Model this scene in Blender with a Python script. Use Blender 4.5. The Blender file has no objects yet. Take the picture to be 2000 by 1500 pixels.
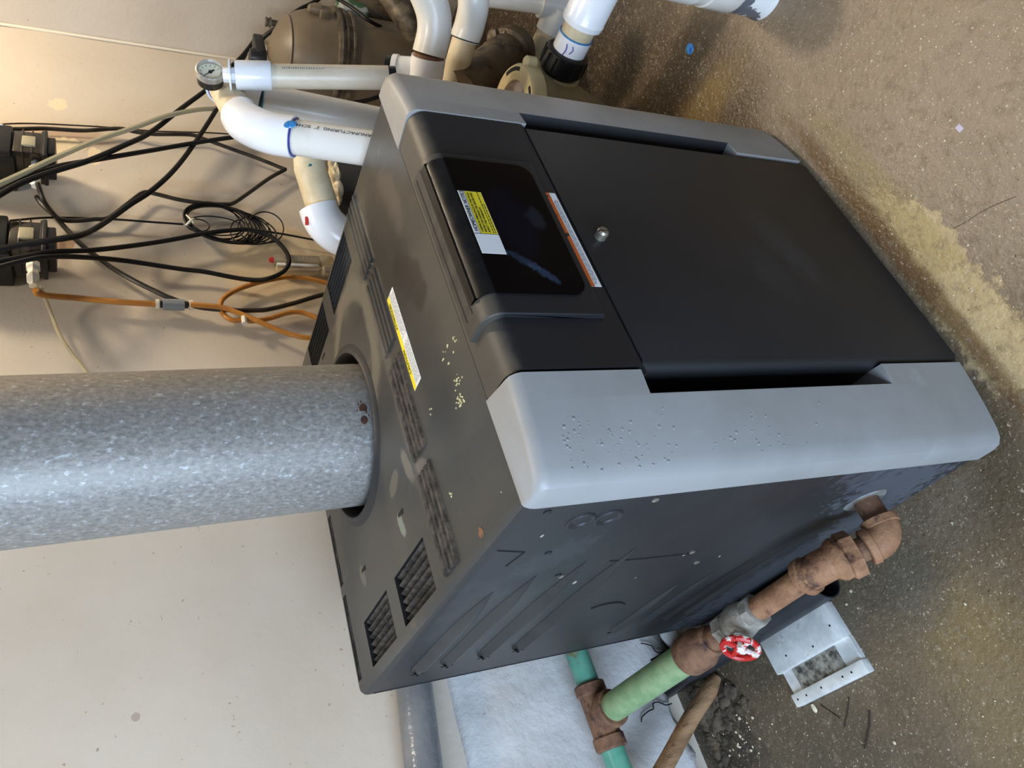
import bpy, bmesh, math, random
from mathutils import Vector, Matrix, noise
random.seed(7)
S = bpy.context.scene
COL = S.collection
# ------------------------------------------------------------------ camera
CAM = Vector((-0.284, -0.631, 1.149)); FPX = 1467.65; PX, PY = 883.0, 703.7
def _rot(a, b, c):
    return (Matrix.Rotation(c, 3, 'Z') @ Matrix.Rotation(b, 3, 'Y') @ Matrix.Rotation(a, 3, 'X'))
RC = _rot(-0.032, 1.138, -2.251)
cd = bpy.data.cameras.new('camera'); cam = bpy.data.objects.new('camera', cd); COL.objects.link(cam)
cam.matrix_world = Matrix.Translation(CAM) @ RC.to_4x4()
cd.sensor_width = 36; cd.lens = FPX / 2000 * 36
cd.shift_x = (1000 - PX) / 2000; cd.shift_y = (PY - 750) / 2000
cd.clip_start = 0.02
S.camera = cam
def P(x, y, X=None, Y=None, Z=None, d=None):
    """photo pixel -> point of the place, on a given plane or at a given view depth"""
    r = RC @ Vector(((x - PX) / FPX, -(y - PY) / FPX, -1))
    if d is not None: t = d
    elif X is not None: t = (X - CAM.x) / r.x
    elif Y is not None: t = (Y - CAM.y) / r.y
    else: t = (Z - CAM.z) / r.z
    return CAM + r * t
# ------------------------------------------------------------------ light
W = bpy.data.worlds.new('world'); S.world = W; W.use_nodes = True
W.node_tree.nodes['Background'].inputs[0].default_value = (0.80, 0.86, 1.0, 1)
W.node_tree.nodes['Background'].inputs[1].default_value = 0.22
def lamp(name, kind, loc, power, color, aim=None, size=None, size_y=None, radius=None):
    l = bpy.data.lights.new(name, kind); l.energy = power; l.color = color
    if size: l.shape = 'RECTANGLE'; l.size = size; l.size_y = size_y
    if radius is not None: l.shadow_soft_size = radius
    o = bpy.data.objects.new(name, l); COL.objects.link(o); o.location = loc
    if aim: o.rotation_euler = (Vector(aim) - Vector(loc)).to_track_quat('-Z', 'Y').to_euler()
    return o
lamp('warm_bulb', 'POINT', (2.0, 0.02, 2.25), 80, (1.0, 0.84, 0.62), radius=0.11)
lamp('ceiling_bulb', 'POINT', (0.35, 0.04, 2.95), 78, (1.0, 0.90, 0.76), radius=0.2)
lamp('doorway_daylight', 'AREA', (-2.1, -0.9, 1.25), 120, (0.58, 0.75, 1.0), aim=(0.2, 0.3, 0.4), size=1.0, size_y=2.0)
S.view_settings.view_transform = 'Standard'; S.view_settings.look = 'None'
S.view_settings.gamma = 1; S.view_settings.use_curve_mapping = False
S.view_settings.exposure = 0.0
FLOOR = -0.02; WALLY = 0.90; WALLX = 2.21
# ------------------------------------------------------------------ materials
def lin(c):
    return tuple(((v / 255) / 12.92 if v <= 10 else (((v / 255) + .055) / 1.055) ** 2.4) for v in c) + (1,)
def mat(name, c1, c2=None, scale=8, lo=.4, hi=.65, rough=.5, rough2=None, metal=0, bump=0, bscale=60, c3=None, s3=40, lo3=.62, hi3=.7, stretch=None, spec=.5, coat=0, alpha=1, trans=0, det=6, bdist=.004):
    m = bpy.data.materials.new(name); m.use_nodes = True
    nt = m.node_tree; N = nt.nodes; L = nt.links; b = N['Principled BSDF']
    b.inputs['Base Color'].default_value = lin(c1); b.inputs['Roughness'].default_value = rough
    b.inputs['Metallic'].default_value = metal; b.inputs['Specular IOR Level'].default_value = spec
    b.inputs['Coat Weight'].default_value = coat; b.inputs['Alpha'].default_value = alpha
    b.inputs['Transmission Weight'].default_value = trans
    tc = N.new('ShaderNodeTexCoord'); mp = N.new('ShaderNodeMapping'); L.new(tc.outputs['Object'], mp.inputs[0])
    if stretch: mp.inputs['Scale'].default_value = stretch
    out = None
    def nz(s, d=det, off=0):
        n = N.new('ShaderNodeTexNoise'); n.noise_dimensions = '4D'; n.inputs['W'].default_value = off
        n.inputs['Scale'].default_value = s; n.inputs['Detail'].default_value = d; n.inputs['Roughness'].default_value = .62
        L.new(mp.outputs[0], n.inputs['Vector']); return n
    def mr(src, a, c, o0=0, o1=1):
        r = N.new('ShaderNodeMapRange'); r.inputs[1].default_value = a; r.inputs[2].default_value = c
        r.inputs[3].default_value = o0; r.inputs[4].default_value = o1; L.new(src, r.inputs[0]); return r.outputs[0]
    if c2:
        n = nz(scale); f = mr(n.outputs['Fac'], lo, hi)
        x = N.new('ShaderNodeMix'); x.data_type = 'RGBA'; L.new(f, x.inputs[0])
        x.inputs[6].default_value = lin(c1); x.inputs[7].default_value = lin(c2); out = x.outputs[2]
        if rough2 is not None: L.new(mr(n.outputs['Fac'], lo, hi, rough, rough2), b.inputs['Roughness'])
    if c3:
        n3 = nz(s3, 5, 3.3); f3 = mr(n3.outputs['Fac'], lo3, hi3)
        x = N.new('ShaderNodeMix'); x.data_type = 'RGBA'; L.new(f3, x.inputs[0])
        if out: L.new(out, x.inputs[6])
        else: x.inputs[6].default_value = lin(c1)
        x.inputs[7].default_value = lin(c3); out = x.outputs[2]
    if out: L.new(out, b.inputs['Base Color'])
    if bump:
        nb = nz(bscale, 4, 7.7); bp = N.new('ShaderNodeBump'); bp.inputs['Strength'].default_value = bump
        bp.inputs['Distance'].default_value = bdist
        L.new(nb.outputs['Fac'], bp.inputs['Height']); L.new(bp.outputs[0], b.inputs['Normal'])
    return m
def ramp_mask(nt, coord, cx, cy, rx, ry, ang=0, nscale=9, namp=.5, soft=.25):
    """noisy elliptical colour mask in the object's x/y, 1 inside"""
    N = nt.nodes; L = nt.links
    mp = N.new('ShaderNodeMapping'); mp.vector_type = 'TEXTURE'
    mp.inputs['Location'].default_value = (cx, cy, 0); mp.inputs['Rotation'].default_value = (0, 0, ang)
    mp.inputs['Scale'].default_value = (rx, ry, 1e3); L.new(coord, mp.inputs[0])
    ln = N.new('ShaderNodeVectorMath'); ln.operation = 'LENGTH'; L.new(mp.outputs[0], ln.inputs[0])
    n = N.new('ShaderNodeTexNoise'); n.inputs['Scale'].default_value = nscale; n.inputs['Detail'].default_value = 7
    n.inputs['Roughness'].default_value = .65; L.new(coord, n.inputs['Vector'])
    a = N.new('ShaderNodeMath'); a.operation = 'MULTIPLY_ADD'; a.inputs[1].default_value = namp * 2; a.inputs[2].default_value = -namp
    L.new(n.outputs['Fac'], a.inputs[0])
    s = N.new('ShaderNodeMath'); s.operation = 'ADD'; L.new(ln.outputs['Value'], s.inputs[0]); L.new(a.outputs[0], s.inputs[1])
    r = N.new('ShaderNodeMapRange'); r.interpolation_type = 'SMOOTHSTEP'
    r.inputs[1].default_value = 1 + soft; r.inputs[2].default_value = 1 - soft; L.new(s.outputs[0], r.inputs[0])
    return r.outputs[0]
def mixc(nt, fac, a, c, strength=1.0):
    N = nt.nodes; L = nt.links
    x = N.new('ShaderNodeMix'); x.data_type = 'RGBA'
    if strength != 1.0:
        m = N.new('ShaderNodeMath'); m.operation = 'MULTIPLY'; m.inputs[1].default_value = strength; L.new(fac, m.inputs[0]); fac = m.outputs[0]
    L.new(fac, x.inputs[0])
    if isinstance(a, tuple): x.inputs[6].default_value = a
    else: L.new(a, x.inputs[6])
    if isinstance(c, tuple): x.inputs[7].default_value = c
    else: L.new(c, x.inputs[7])
    return x.outputs[2]

M = {}
M['black'] = mat('black_painted_steel', (33, 35, 39), (46, 45, 44), 5, .4, .7, rough=.42, rough2=.55, bump=.08, bscale=300, c3=(92, 92, 90), s3=26, lo3=.69, hi3=.8, stretch=(1, .45, 1), det=9)
M['lid'] = mat('dusty_black_lid', (44, 45, 45), (70, 67, 60), 3.5, .38, .64, rough=.3, rough2=.5, bump=.1, bscale=250, c3=(92, 84, 72), s3=30, lo3=.62, hi3=.76, stretch=(1, .35, 1), det=9)
M['front'] = mat('charcoal_front_paint', (22, 23, 26), (27, 28, 31), 9, .4, .7, rough=.5, bump=.12, bscale=900, c3=(60, 62, 64), s3=7, lo3=.70, hi3=.9)
M['dark'] = mat('dark_inside', (8, 8, 9), rough=.8)
M['rib'] = mat('dusty_vent_fins', (40, 37, 33), (84, 76, 68), 60, .42, .62, rough=.9, bump=.6, bscale=160)
M['gloss'] = mat('glossy_black_plastic', (4, 4, 6), rough=.08, c2=(6, 6, 8), scale=40, rough2=.13, spec=.12)
M['gloss_edge'] = mat('scuffed_black_plastic', (9, 10, 12), (18, 18, 19), 40, rough=.3, rough2=.45, spec=.3)
M['grey'] = mat('grey_plastic_trim', (150, 150, 148), (136, 136, 132), 6, .42, .7, rough=.42, rough2=.5, bump=.12, bscale=1200, c3=(160, 162, 162), s3=14, lo3=.6, hi3=.75)
M['galv'] = mat('galvanised_steel', (128, 125, 119), (162, 157, 149), 190, .36, .62, rough=.45, rough2=.55, metal=.3, bump=.05, bscale=200, c3=(190, 192, 190), s3=150, lo3=.56, hi3=.68, stretch=(1, 1, .6), det=8)
M['rust'] = mat('rusted_iron', (128, 88, 60), (160, 118, 84), 30, .38, .62, rough=.72, bump=.5, bscale=120, c3=(78, 48, 36), s3=22, lo3=.58, hi3=.66)
M['rustdark'] = mat('dark_rusted_iron', (98, 68, 50), (128, 92, 66), 40, .4, .6, rough=.75, bump=.5, bscale=120, c3=(60, 40, 30), s3=30, lo3=.55, hi3=.65)
M['rusthole'] = mat('rusted_through_metal', (46, 30, 22), (84, 50, 32), 90, .4, .6, rough=.9)
M['valve'] = mat('tarnished_valve_metal', (140, 134, 122), (176, 172, 162), 40, .4, .6, rough=.5, metal=.4, bump=.5, bscale=90, c3=(88, 80, 68), s3=30, lo3=.58, hi3=.66)
M['redpaint'] = mat('chipped_red_paint', (186, 24, 22), (170, 30, 24), 10, rough=.4, c3=(214, 204, 196), s3=42, lo3=.53, hi3=.56, bump=.2, bscale=80)
M['green'] = mat('pale_green_pipe_paint', (116, 146, 102), (138, 160, 116), 40, .4, .6, rough=.55, bump=.25, bscale=90, c3=(120, 128, 88), s3=14, lo3=.6, hi3=.75)
M['teal'] = mat('teal_pipe_paint', (84, 150, 128), (106, 164, 140), 20, .4, .6, rough=.35, bump=.2, bscale=60, c3=(116, 104, 70), s3=16, lo3=.6, hi3=.68)
M['pvc'] = mat('white_pvc', (222, 220, 212), (208, 202, 186), 7, .45, .7, rough=.28, bump=.05, bscale=60, c3=(170, 156, 128), s3=70, lo3=.73, hi3=.8)
M['pvcnew'] = mat('clean_white_pvc', (232, 234, 236), rough=.2, c2=(224, 226, 228), scale=12)
M['pvcold'] = mat('aged_cream_pvc', (214, 200, 168), (196, 180, 144), 12, .42, .6, rough=.4, bump=.1, bscale=80, c3=(120, 98, 70), s3=46, lo3=.69, hi3=.75)
M['pvcpipe'] = mat('printed_pvc_pipe', (212, 202, 182), (192, 182, 158), 14, .42, .62, rough=.38, c3=(150, 134, 108), s3=60, lo3=.7, hi3=.8, stretch=(1, 1, .4))
M['purple'] = mat('purple_primer', (64, 52, 138), (40, 60, 130), 40, rough=.3)
M['blue'] = mat('blue_glue', (30, 96, 168), (70, 150, 196), 60, rough=.25)
M['tealglue'] = mat('teal_glue', (34, 104, 118), rough=.3)
M['redmark'] = mat('red_mark', (176, 40, 34), rough=.5)
M['tank'] = mat('taupe_filter_tank', (104, 92, 74), (118, 104, 84), 6, .4, .65, rough=.42, bump=.05, bscale=120, c3=(132, 120, 98), s3=30, lo3=.66, hi3=.8)
M['band'] = mat('clamp_band', (70, 62, 52), (130, 118, 98), 30, rough=.5, metal=.3)
M['cream'] = mat('cream_pump_plastic', (204, 190, 148), (188, 174, 132), 14, .4, .62, rough=.42, c3=(150, 130, 92), s3=60, lo3=.66, hi3=.76)
M['tan'] = mat('tan_pump_body', (160, 148, 112), (136, 124, 92), 10, rough=.5, c3=(112, 98, 70), s3=30, lo3=.6, hi3=.75)
M['lidglass'] = mat('hazy_strainer_lid', (142, 122, 108), (176, 160, 146), 30, .42, .6, rough=.2, c3=(98, 76, 64), s3=50, lo3=.58, hi3=.68, coat=.3)
M['nut'] = mat('black_nut_plastic', (16, 16, 17), rough=.28, bump=.03)
M['motor'] = mat('muddy_motor_casing', (76, 62, 44), (104, 88, 64), 14, .4, .6, rough=.5, bump=.5, bscale=50, c3=(40, 30, 20), s3=18, lo3=.55, hi3=.65)
M['cable'] = mat('black_cable_rubber', (12, 10, 9), (20, 17, 15), 20, rough=.5, spec=.3)
M['tubing'] = mat('smoky_tubing', (36, 32, 26), (58, 50, 40), 24, .4, .6, rough=.35, spec=.35)
M['clear'] = mat('yellowed_clear_tubing', (196, 186, 150), rough=.2, trans=.35, spec=.5)
M['clearpale'] = mat('pale_clear_tubing', (222, 210, 176), rough=.15, trans=.55)
M['amber'] = mat('amber_tubing', (208, 142, 58), (186, 120, 52), 14, rough=.25, trans=.15)
M['nylon'] = mat('white_nylon', (224, 218, 200), rough=.45)
M['checkv'] = mat('grey_check_valve', (132, 140, 146), rough=.4)
M['pumpblk'] = mat('pump_housing_black', (18, 18, 19), (30, 28, 26), 20, rough=.4)
M['smoke'] = mat('smoky_clear_cover', (48, 42, 34), rough=.12, trans=.35)
M['acrylic'] = mat('clear_acrylic', (206, 196, 172), rough=.15, trans=.7)
M['wood'] = mat('weathered_wood', (122, 92, 62), (158, 124, 88), 9, .4, .6, rough=.75, bump=.4, bscale=60, c3=(84, 60, 40), s3=14, lo3=.58, hi3=.7, stretch=(6, 6, 1))
M['plastbox'] = mat('scuffed_white_plastic', (214, 216, 212), (190, 192, 188), 26, .42, .6, rough=.5, c3=(88, 86, 78), s3=40, lo3=.62, hi3=.74, bump=.1, bscale=90)
M['grime'] = mat('grimy_recess', (60, 56, 48), (150, 146, 134), 60, .42, .6, rough=.8, bump=.4, bscale=120)
M['hose'] = mat('black_drain_pipe', (24, 26, 31), (40, 42, 46), 10, rough=.38, c3=(80, 84, 88), s3=18, lo3=.68, hi3=.85)
M['greyp'] = mat('grey_gloss_pipe', (104, 106, 108), (124, 124, 122), 12, rough=.22, bump=.6, bscale=26, bdist=.006)
M['white'] = mat('label_white', (226, 228, 226), rough=.45)
M['yellow'] = mat('label_yellow', (232, 214, 40), rough=.45)
M['orange'] = mat('label_orange', (196, 96, 38), (196, 96, 38), 10, rough=.5, c3=(50, 34, 28), s3=60, lo3=.62, hi3=.66)
M['ink'] = mat('print_ink', (24, 22, 24), rough=.6)
M['softink'] = mat('print_grey', (120, 120, 124), rough=.6)
M['steel'] = mat('zinc_screw', (176, 172, 160), (150, 140, 120), 60, rough=.35, metal=.8)
M['cork'] = mat('dial_face', (226, 222, 196), rough=.4)
M['blkpaint'] = mat('peeling_pipe_paint', (226, 228, 226), (96, 100, 106), 16, .53, .56, rough=.4, bump=.4, bscale=40)
M['chip'] = mat('plaster_chips', (206, 196, 168), rough=.8)
M['twig'] = mat('dry_twig', (44, 34, 26), rough=.9)
M['plate'] = mat('foil_hole_cover', (168, 170, 166), (120, 122, 120), 30, .42, .58, rough=.35, metal=.5, bump=.5, bscale=60)
M['limecrust'] = mat('scale_crust', (176, 172, 158), (120, 114, 100), 40, rough=.85)

# -- wall / floor materials with placed dirt marks and, on the floor, painted shade
def wall_material():
    m = mat('painted_wall', (204, 192, 174), (196, 182, 162), 3.0, .35, .7, rough=.62, bump=.35, bscale=45, bdist=.003)
    nt = m.node_tree; N = nt.nodes; L = nt.links; b = N['Principled BSDF']
    base = b.inputs['Base Color'].links[0].from_socket
    tc = N.new('ShaderNodeTexCoord')
    # vertical wall: bring x,z into x,y
    mp = N.new('ShaderNodeMapping'); mp.inputs['Rotation'].default_value = (-math.pi / 2, 0, 0)
    L.new(tc.outputs['Object'], mp.inputs[0]); c = mp.outputs[0]
    def spot(px, py, rx, ry, col, st, ns=14, amp=.7, soft=.15):
        nonlocal base
        q = P(px, py, Y=WALLY)
        base = mixc(nt, ramp_mask(nt, c, q.x, q.z, rx, ry, 0, ns, amp, soft), base, lin(col), st)
    # (Rotation -90 about X maps z -> y)
    spot(110, 270, .05, .16, (168, 132, 96), .55, 16, .8, .3)
    spot(125, 285, .035, .05, (232, 214, 176), .9, 30, .8, .08)
    spot(112, 205, .03, .025, (226, 206, 168), .8, 30, .8, .08)
    spot(185, 305, .035, .018, (230, 210, 170), .85, 30, .8, .08)
    spot(125, 478, .03, .025, (160, 112, 66), .7, 34, .9, .1)
    spot(380, 365, .03, .12, (182, 156, 124), .4, 14, .8, .4)
    spot(560, 520, .16, .18, (216, 192, 150), .7, 18, .8, .2)
    spot(265, 1400, .007, .008, (150, 132, 116), .6, 90, 1., .1)
    n = N.new('ShaderNodeTexNoise'); n.inputs['Scale'].default_value = 95; n.inputs['Detail'].default_value = 3
    L.new(tc.outputs['Object'], n.inputs['Vector'])
    r = N.new('ShaderNodeMapRange'); r.inputs[1].default_value = .71; r.inputs[2].default_value = .76; L.new(n.outputs['Fac'], r.inputs[0])
    base = mixc(nt, r.outputs[0], base, lin((140, 112, 84)), .7)
    L.new(base, b.inputs['Base Color'])
    return m
def floor_material():
    m = mat('stained_concrete', (96, 80, 56), (120, 104, 84), 3.2, .38, .62, rough=.30, rough2=.5, bump=.6, bscale=110, bdist=.004)
    nt = m.node_tree; N = nt.nodes; L = nt.links; b = N['Principled BSDF']
    base = b.inputs['Base Color'].links[0].from_socket
    tc = N.new('ShaderNodeTexCoord'); c = tc.outputs['Object']
    n2 = N.new('ShaderNodeTexNoise'); n2.inputs['Scale'].default_value = 14; n2.inputs['Detail'].default_value = 9; n2.inputs['Roughness'].default_value = .7
    L.new(c, n2.inputs['Vector'])
    r2 = N.new('ShaderNodeMapRange'); r2.inputs[1].default_value = .42; r2.inputs[2].default_value = .62; L.new(n2.outputs['Fac'], r2.inputs[0])
    base = mixc(nt, r2.outputs[0], base, lin((86, 74, 60)), .45)
    def spot(px, py, rx, ry, col, st, ang=0, ns=9, amp=.6, soft=.3):
        nonlocal base
        q = P(px, py, Z=FLOOR)
        base = mixc(nt, ramp_mask(nt, c, q.x, q.y, rx, ry, ang, ns, amp, soft), base, lin(col), st)
    def spotw(x, y, rx, ry, col, st, ang=0, ns=9, amp=.6, soft=.3):
        nonlocal base
        base = mixc(nt, ramp_mask(nt, c, x, y, rx, ry, ang, ns, amp, soft), base, lin(col), st)
    spotw(1.95, .2, .75, .75, (38, 27, 16), .9, 0, 5, .6, .3)  # this and the next: dark mud plus the corner's shade painted in
    spotw(1.45, .5, .45, .45, (52, 38, 24), .85, 0, 6, .7, .3)
    spot(1700, 130, .40, .22, (146, 128, 104), .75, .3, 7, .7, .5)
    spot(1950, 300, .22, .2, (152, 136, 114), .6, 0, 9, .8, .5)
    spot(1330, 160, .25, .14, (66, 48, 24), .85, .2, 6, .6, .5)
    spot(1375, 215, .05, .12, (128, 102, 48), .6, 0, 12, .8, .5)
    spotw(.34, -.125, .30, .03, (140, 124, 84), .7, 0, 16, .9, .4)
    spot(1790, 440, .045, .03, (188, 168, 126), .85, 0, 34, 1.3, .12)
    spot(1840, 500, .05, .035, (188, 168, 126), .75, 0, 34, 1.4, .12)
    spot(1730, 400, .04, .02, (172, 152, 108), .6, 0, 34, 1.3, .2)
    spotw(.2, -.13, .22, .03, (168, 148, 98), .7, 0, 18, 1.1, .3)
    spot(1900, 600, .07, .045, (188, 168, 126), .75, 0, 30, 1.4, .15)
    spot(1960, 680, .08, .05, (188, 168, 126), .7, 0, 28, 1.4, .2)
    spotw(.33, -.088, .36, .016, (96, 66, 28), .75, 0, 24, .5, .4)
    spot(1960, 1330, .14, .10, (132, 112, 72), .55, 0, 9, .8, .5)
    spot(1880, 1230, .05, .05, (140, 118, 74), .35, 0, 10, .7, .5)
    spot(1560, 1420, .2, .2, (76, 68, 54), .6, 0, 8, .8, .5)
    spot(1400, 1420, .12, .12, (48, 40, 32), .85, 0, 16, .9, .3)
    spot(1680, 1120, .12, .12, (84, 76, 60), .6, 0, 8, .7, .5)
    spot(1790, 1150, .05, .05, (104, 98, 88), .35, 0, 16, .9, .4)
    n4 = N.new('ShaderNodeTexNoise'); n4.inputs['Scale'].default_value = 42; n4.inputs['Detail'].default_value = 8; n4.inputs['Roughness'].default_value = .75
    L.new(c, n4.inputs['Vector'])
    r4 = N.new('ShaderNodeMapRange'); r4.inputs[1].default_value = .50; r4.inputs[2].default_value = .66; L.new(n4.outputs['Fac'], r4.inputs[0])
    base = mixc(nt, r4.outputs[0], base, lin((98, 84, 62)), .55)
    # light aggregate specks and wet glints painted in as pale flecks
    for sc, lo, hi, col, st in ((60, .60, .70, (138, 124, 104), .35), (330, .66, .72, (196, 184, 160), .7), (210, .68, .73, (206, 194, 170), .85), (120, .72, .76, (190, 174, 140), .8), (160, .27, .24, (40, 32, 24), .8)):
        n = N.new('ShaderNodeTexNoise'); n.inputs['Scale'].default_value = sc; n.inputs['Detail'].default_value = 2
        L.new(c, n.inputs['Vector'])
        r = N.new('ShaderNodeMapRange'); r.inputs[1].default_value = lo; r.inputs[2].default_value = hi; L.new(n.outputs['Fac'], r.inputs[0])
        base = mixc(nt, r.outputs[0], base, lin(col), st)
    L.new(base, b.inputs['Base Color'])
    return m
M['floor'] = floor_material(); M['wall'] = wall_material()
M['plaster'] = mat('flaking_plaster', (206, 204, 200), (190, 188, 184), 8, .4, .6, rough=.75, bump=.6, bscale=40, c3=(150, 136, 118), s3=30, lo3=.66, hi3=.74, bdist=.006)
M['rubble'] = mat('dirt_rubble', (60, 50, 40), (92, 80, 64), 30, .4, .6, rough=.9, bump=1, bscale=60, c3=(176, 168, 150), s3=60, lo3=.68, hi3=.72)

def plane_coord(nt, a, b):
    """object coordinates with axes a, b moved into x, y"""
    N = nt.nodes; L = nt.links; tc = N.new('ShaderNodeTexCoord'); sp = N.new('ShaderNodeSeparateXYZ'); cb = N.new('ShaderNodeCombineXYZ')
    L.new(tc.outputs['Object'], sp.inputs[0]); L.new(sp.outputs[a], cb.inputs[0]); L.new(sp.outputs[b], cb.inputs[1]); return cb.outputs[0]
def stains_and_sheen(key, a, b, lst):
    m = M[key]; nt = m.node_tree; bs = nt.nodes['Principled BSDF']; lk = bs.inputs['Base Color'].links
    base = lk[0].from_socket if lk else tuple(bs.inputs['Base Color'].default_value); c = plane_coord(nt, a, b)
    for x, y, rx, ry, col, st, ang, ns, amp, soft in lst:
        base = mixc(nt, ramp_mask(nt, c, x, y, rx, ry, ang, ns, amp, soft), base, lin(col), st)
    nt.links.new(base, bs.inputs['Base Color'])
OX, OY, OZ = .353, .3545, -.02      # heater origin
stains_and_sheen('black', 'Y', 'Z', [
    (.07 - OY, .10 - OZ, .08, .09, (88, 93, 100), .7, .5, 60, 1.7, .25), (.03 - OY, .17 - OZ, .05, .10, (72, 76, 84), .6, .4, 60, 1.6, .3),
    (.17 - OY, .05 - OZ, .08, .05, (80, 84, 90), .6, .2, 60, 1.6, .25), (.40 - OY, .06 - OZ, .25, .05, (72, 74, 78), .5, .1, 50, 1.6, .3),
    (.30 - OY, .40 - OZ, .25, .22, (44, 42, 42), .5, .6, 8, .9, .4), (.45 - OY, .62 - OZ, .22, .09, (58, 58, 56), .6, -.3, 12, 1.0, .3),
    (.62 - OY, .45 - OZ, .07, .25, (50, 46, 42), .6, 0, 12, .9, .4), (.16 - OY, .64 - OZ, .06, .03, (60, 62, 66), .35, .6, 70, 1.6, .3)])
stains_and_sheen('gloss', 'X', 'Z', [(.282 - OX, .690 - OZ, .022, .006, (70, 86, 112), .30, .9, 110, 1.2, .4), (.262 - OX, .668 - OZ, .020, .006, (76, 94, 122), .34, .8, 110, 1.2, .4),  # bluish smears: daylight reflection painted into the colour, mixed with smudge
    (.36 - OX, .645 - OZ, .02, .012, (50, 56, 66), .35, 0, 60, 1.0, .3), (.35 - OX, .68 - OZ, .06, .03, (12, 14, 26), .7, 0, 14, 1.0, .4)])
stains_and_sheen('front', 'X', 'Z', [(.36 - OX, .20 - OZ, .07, .03, (56, 60, 64), .28, .25, 40, 1.4, .6), (.30 - OX, .27 - OZ, .05, .03, (50, 54, 56), .22, .1, 40, 1.4, .6),
    (.34 - OX, .756 - OZ, .40, .010, (104, 98, 86), .42, 0, 40, .9, .7)])
def lid_stains():
    m = M['lid']; nt = m.node_tree; N = nt.nodes; L = nt.links; b = N['Principled BSDF']
    base = b.inputs['Base Color'].links[0].from_socket
    tc = N.new('ShaderNodeTexCoord'); c = tc.outputs['Object']
    def spot(x, y, rx, ry, col, st, ang=0, ns=14, amp=.5, soft=.2, hole=None):
        nonlocal base
        # lid texture space is centred on the heater
        f = ramp_mask(nt, c, x - .353, y - .3545, rx, ry, ang, ns, amp, soft)
        if hole:
            g_ = ramp_mask(nt, c, hole[0] - .353, hole[1] - .3545, hole[2], hole[3], ang, ns, amp * .6, .08)
            i_ = N.new('ShaderNodeMath'); i_.operation = 'SUBTRACT'; i_.inputs[0].default_value = 1; L.new(g_, i_.inputs[1])
            k_ = N.new('ShaderNodeMath'); k_.operation = 'MULTIPLY'; L.new(f, k_.inputs[0]); L.new(i_.outputs[0], k_.inputs[1]); f = k_.outputs[0]
        base = mixc(nt, f, base, lin(col), st)
    spot(.475, .36, .135, .125, (112, 106, 92), .75, -.5, 10, .35, .12, (.47, .375, .105, .095))
    spot(.30, .236, .16, .016, (98, 92, 82), .6, 0, 20, .8, .4)
    spot(.10, .50, .12, .16, (84, 80, 72), .6, 0, 6, .6, .5)
    spot(.62, .22, .05, .14, (100, 96, 84), .5, .3, 20, .9, .3)
    spot(.56, .10, .08, .05, (84, 76, 70), .6, .3, 24, 1.0, .2)
    spot(.52, .13, .20, .055, (30, 31, 30), .8, 0, 10, .8, .4)
    spot(.28, .11, .14, .05, (36, 38, 38), .6, 0, 8, .8, .5)
    spot(.40, .09, .06, .03, (28, 24, 24), .7, .5, 24, 1.0, .2)
    spot(.20, .265, .03, .012, (120, 112, 100), .7, .3, 20, .7, .3)
    spot(.17, .215, .03, .012, (112, 104, 94), .7, .9, 20, .7, .3)
    spot(.145, .34, .018, .010, (128, 134, 122), .8, .3, 30, .7, .2)
    spot(.16, .565, .020, .012, (116, 112, 98), .7, .3, 30, .7, .2)
    spot(.21, .33, .012, .03, (104, 98, 86), .7, .3, 30, .7, .2)
    L.new(base, b.inputs['Base Color'])
lid_stains()
# ------------------------------------------------------------------ object helpers
def root_of(o):
    while o.parent: o = o.parent
    return o
def thing(name, label, cat, loc, group=None):
    o = bpy.data.objects.new(name, None); o.empty_display_size = .05; COL.objects.link(o); o.location = Vector(loc)
    o['label'] = label; o['category'] = cat
    if group: o['group'] = group
    return o
def obj(name, bm, m, parent=None, smooth=True, label=None, angle=35):
    if isinstance(m, str): m = M[m]
    me = bpy.data.meshes.new(name)
    bmesh.ops.recalc_face_normals(bm, faces=bm.faces[:])
    if parent is not None: off = root_of(parent).location.copy()
    else: off = Vector((0, 0, 0))
    if parent is None:
        xs = [v.co for v in bm.verts]
        off = Vector(((min(v.x for v in xs) + max(v.x for v in xs)) / 2, (min(v.y for v in xs) + max(v.y for v in xs)) / 2, min(v.z for v in xs)))
    bmesh.ops.translate(bm, verts=bm.verts[:], vec=-off)
    bm.to_mesh(me); bm.free()
    for mm in (m if isinstance(m, (list, tuple)) else [m]): me.materials.append(M[mm] if isinstance(mm, str) else mm)
    o = bpy.data.objects.new(name, me); COL.objects.link(o)
    if parent is not None: o.parent = parent
    else: o.location = off
    if smooth:
        for p in me.polygons: p.use_smooth = True
        me.set_sharp_from_angle(angle=math.radians(angle))
    if label: o['label'] = label
    return o
def tag(o, label, cat, group=None, kind=None):
    o['label'] = label; o['category'] = cat
    if group: o['group'] = group
    if kind: o['kind'] = kind
    return o
def struct(o, label, cat='wall'):
    o['kind'] = 'structure'; o['label'] = label; o['category'] = cat; return o
def B(): return bmesh.new()
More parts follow.
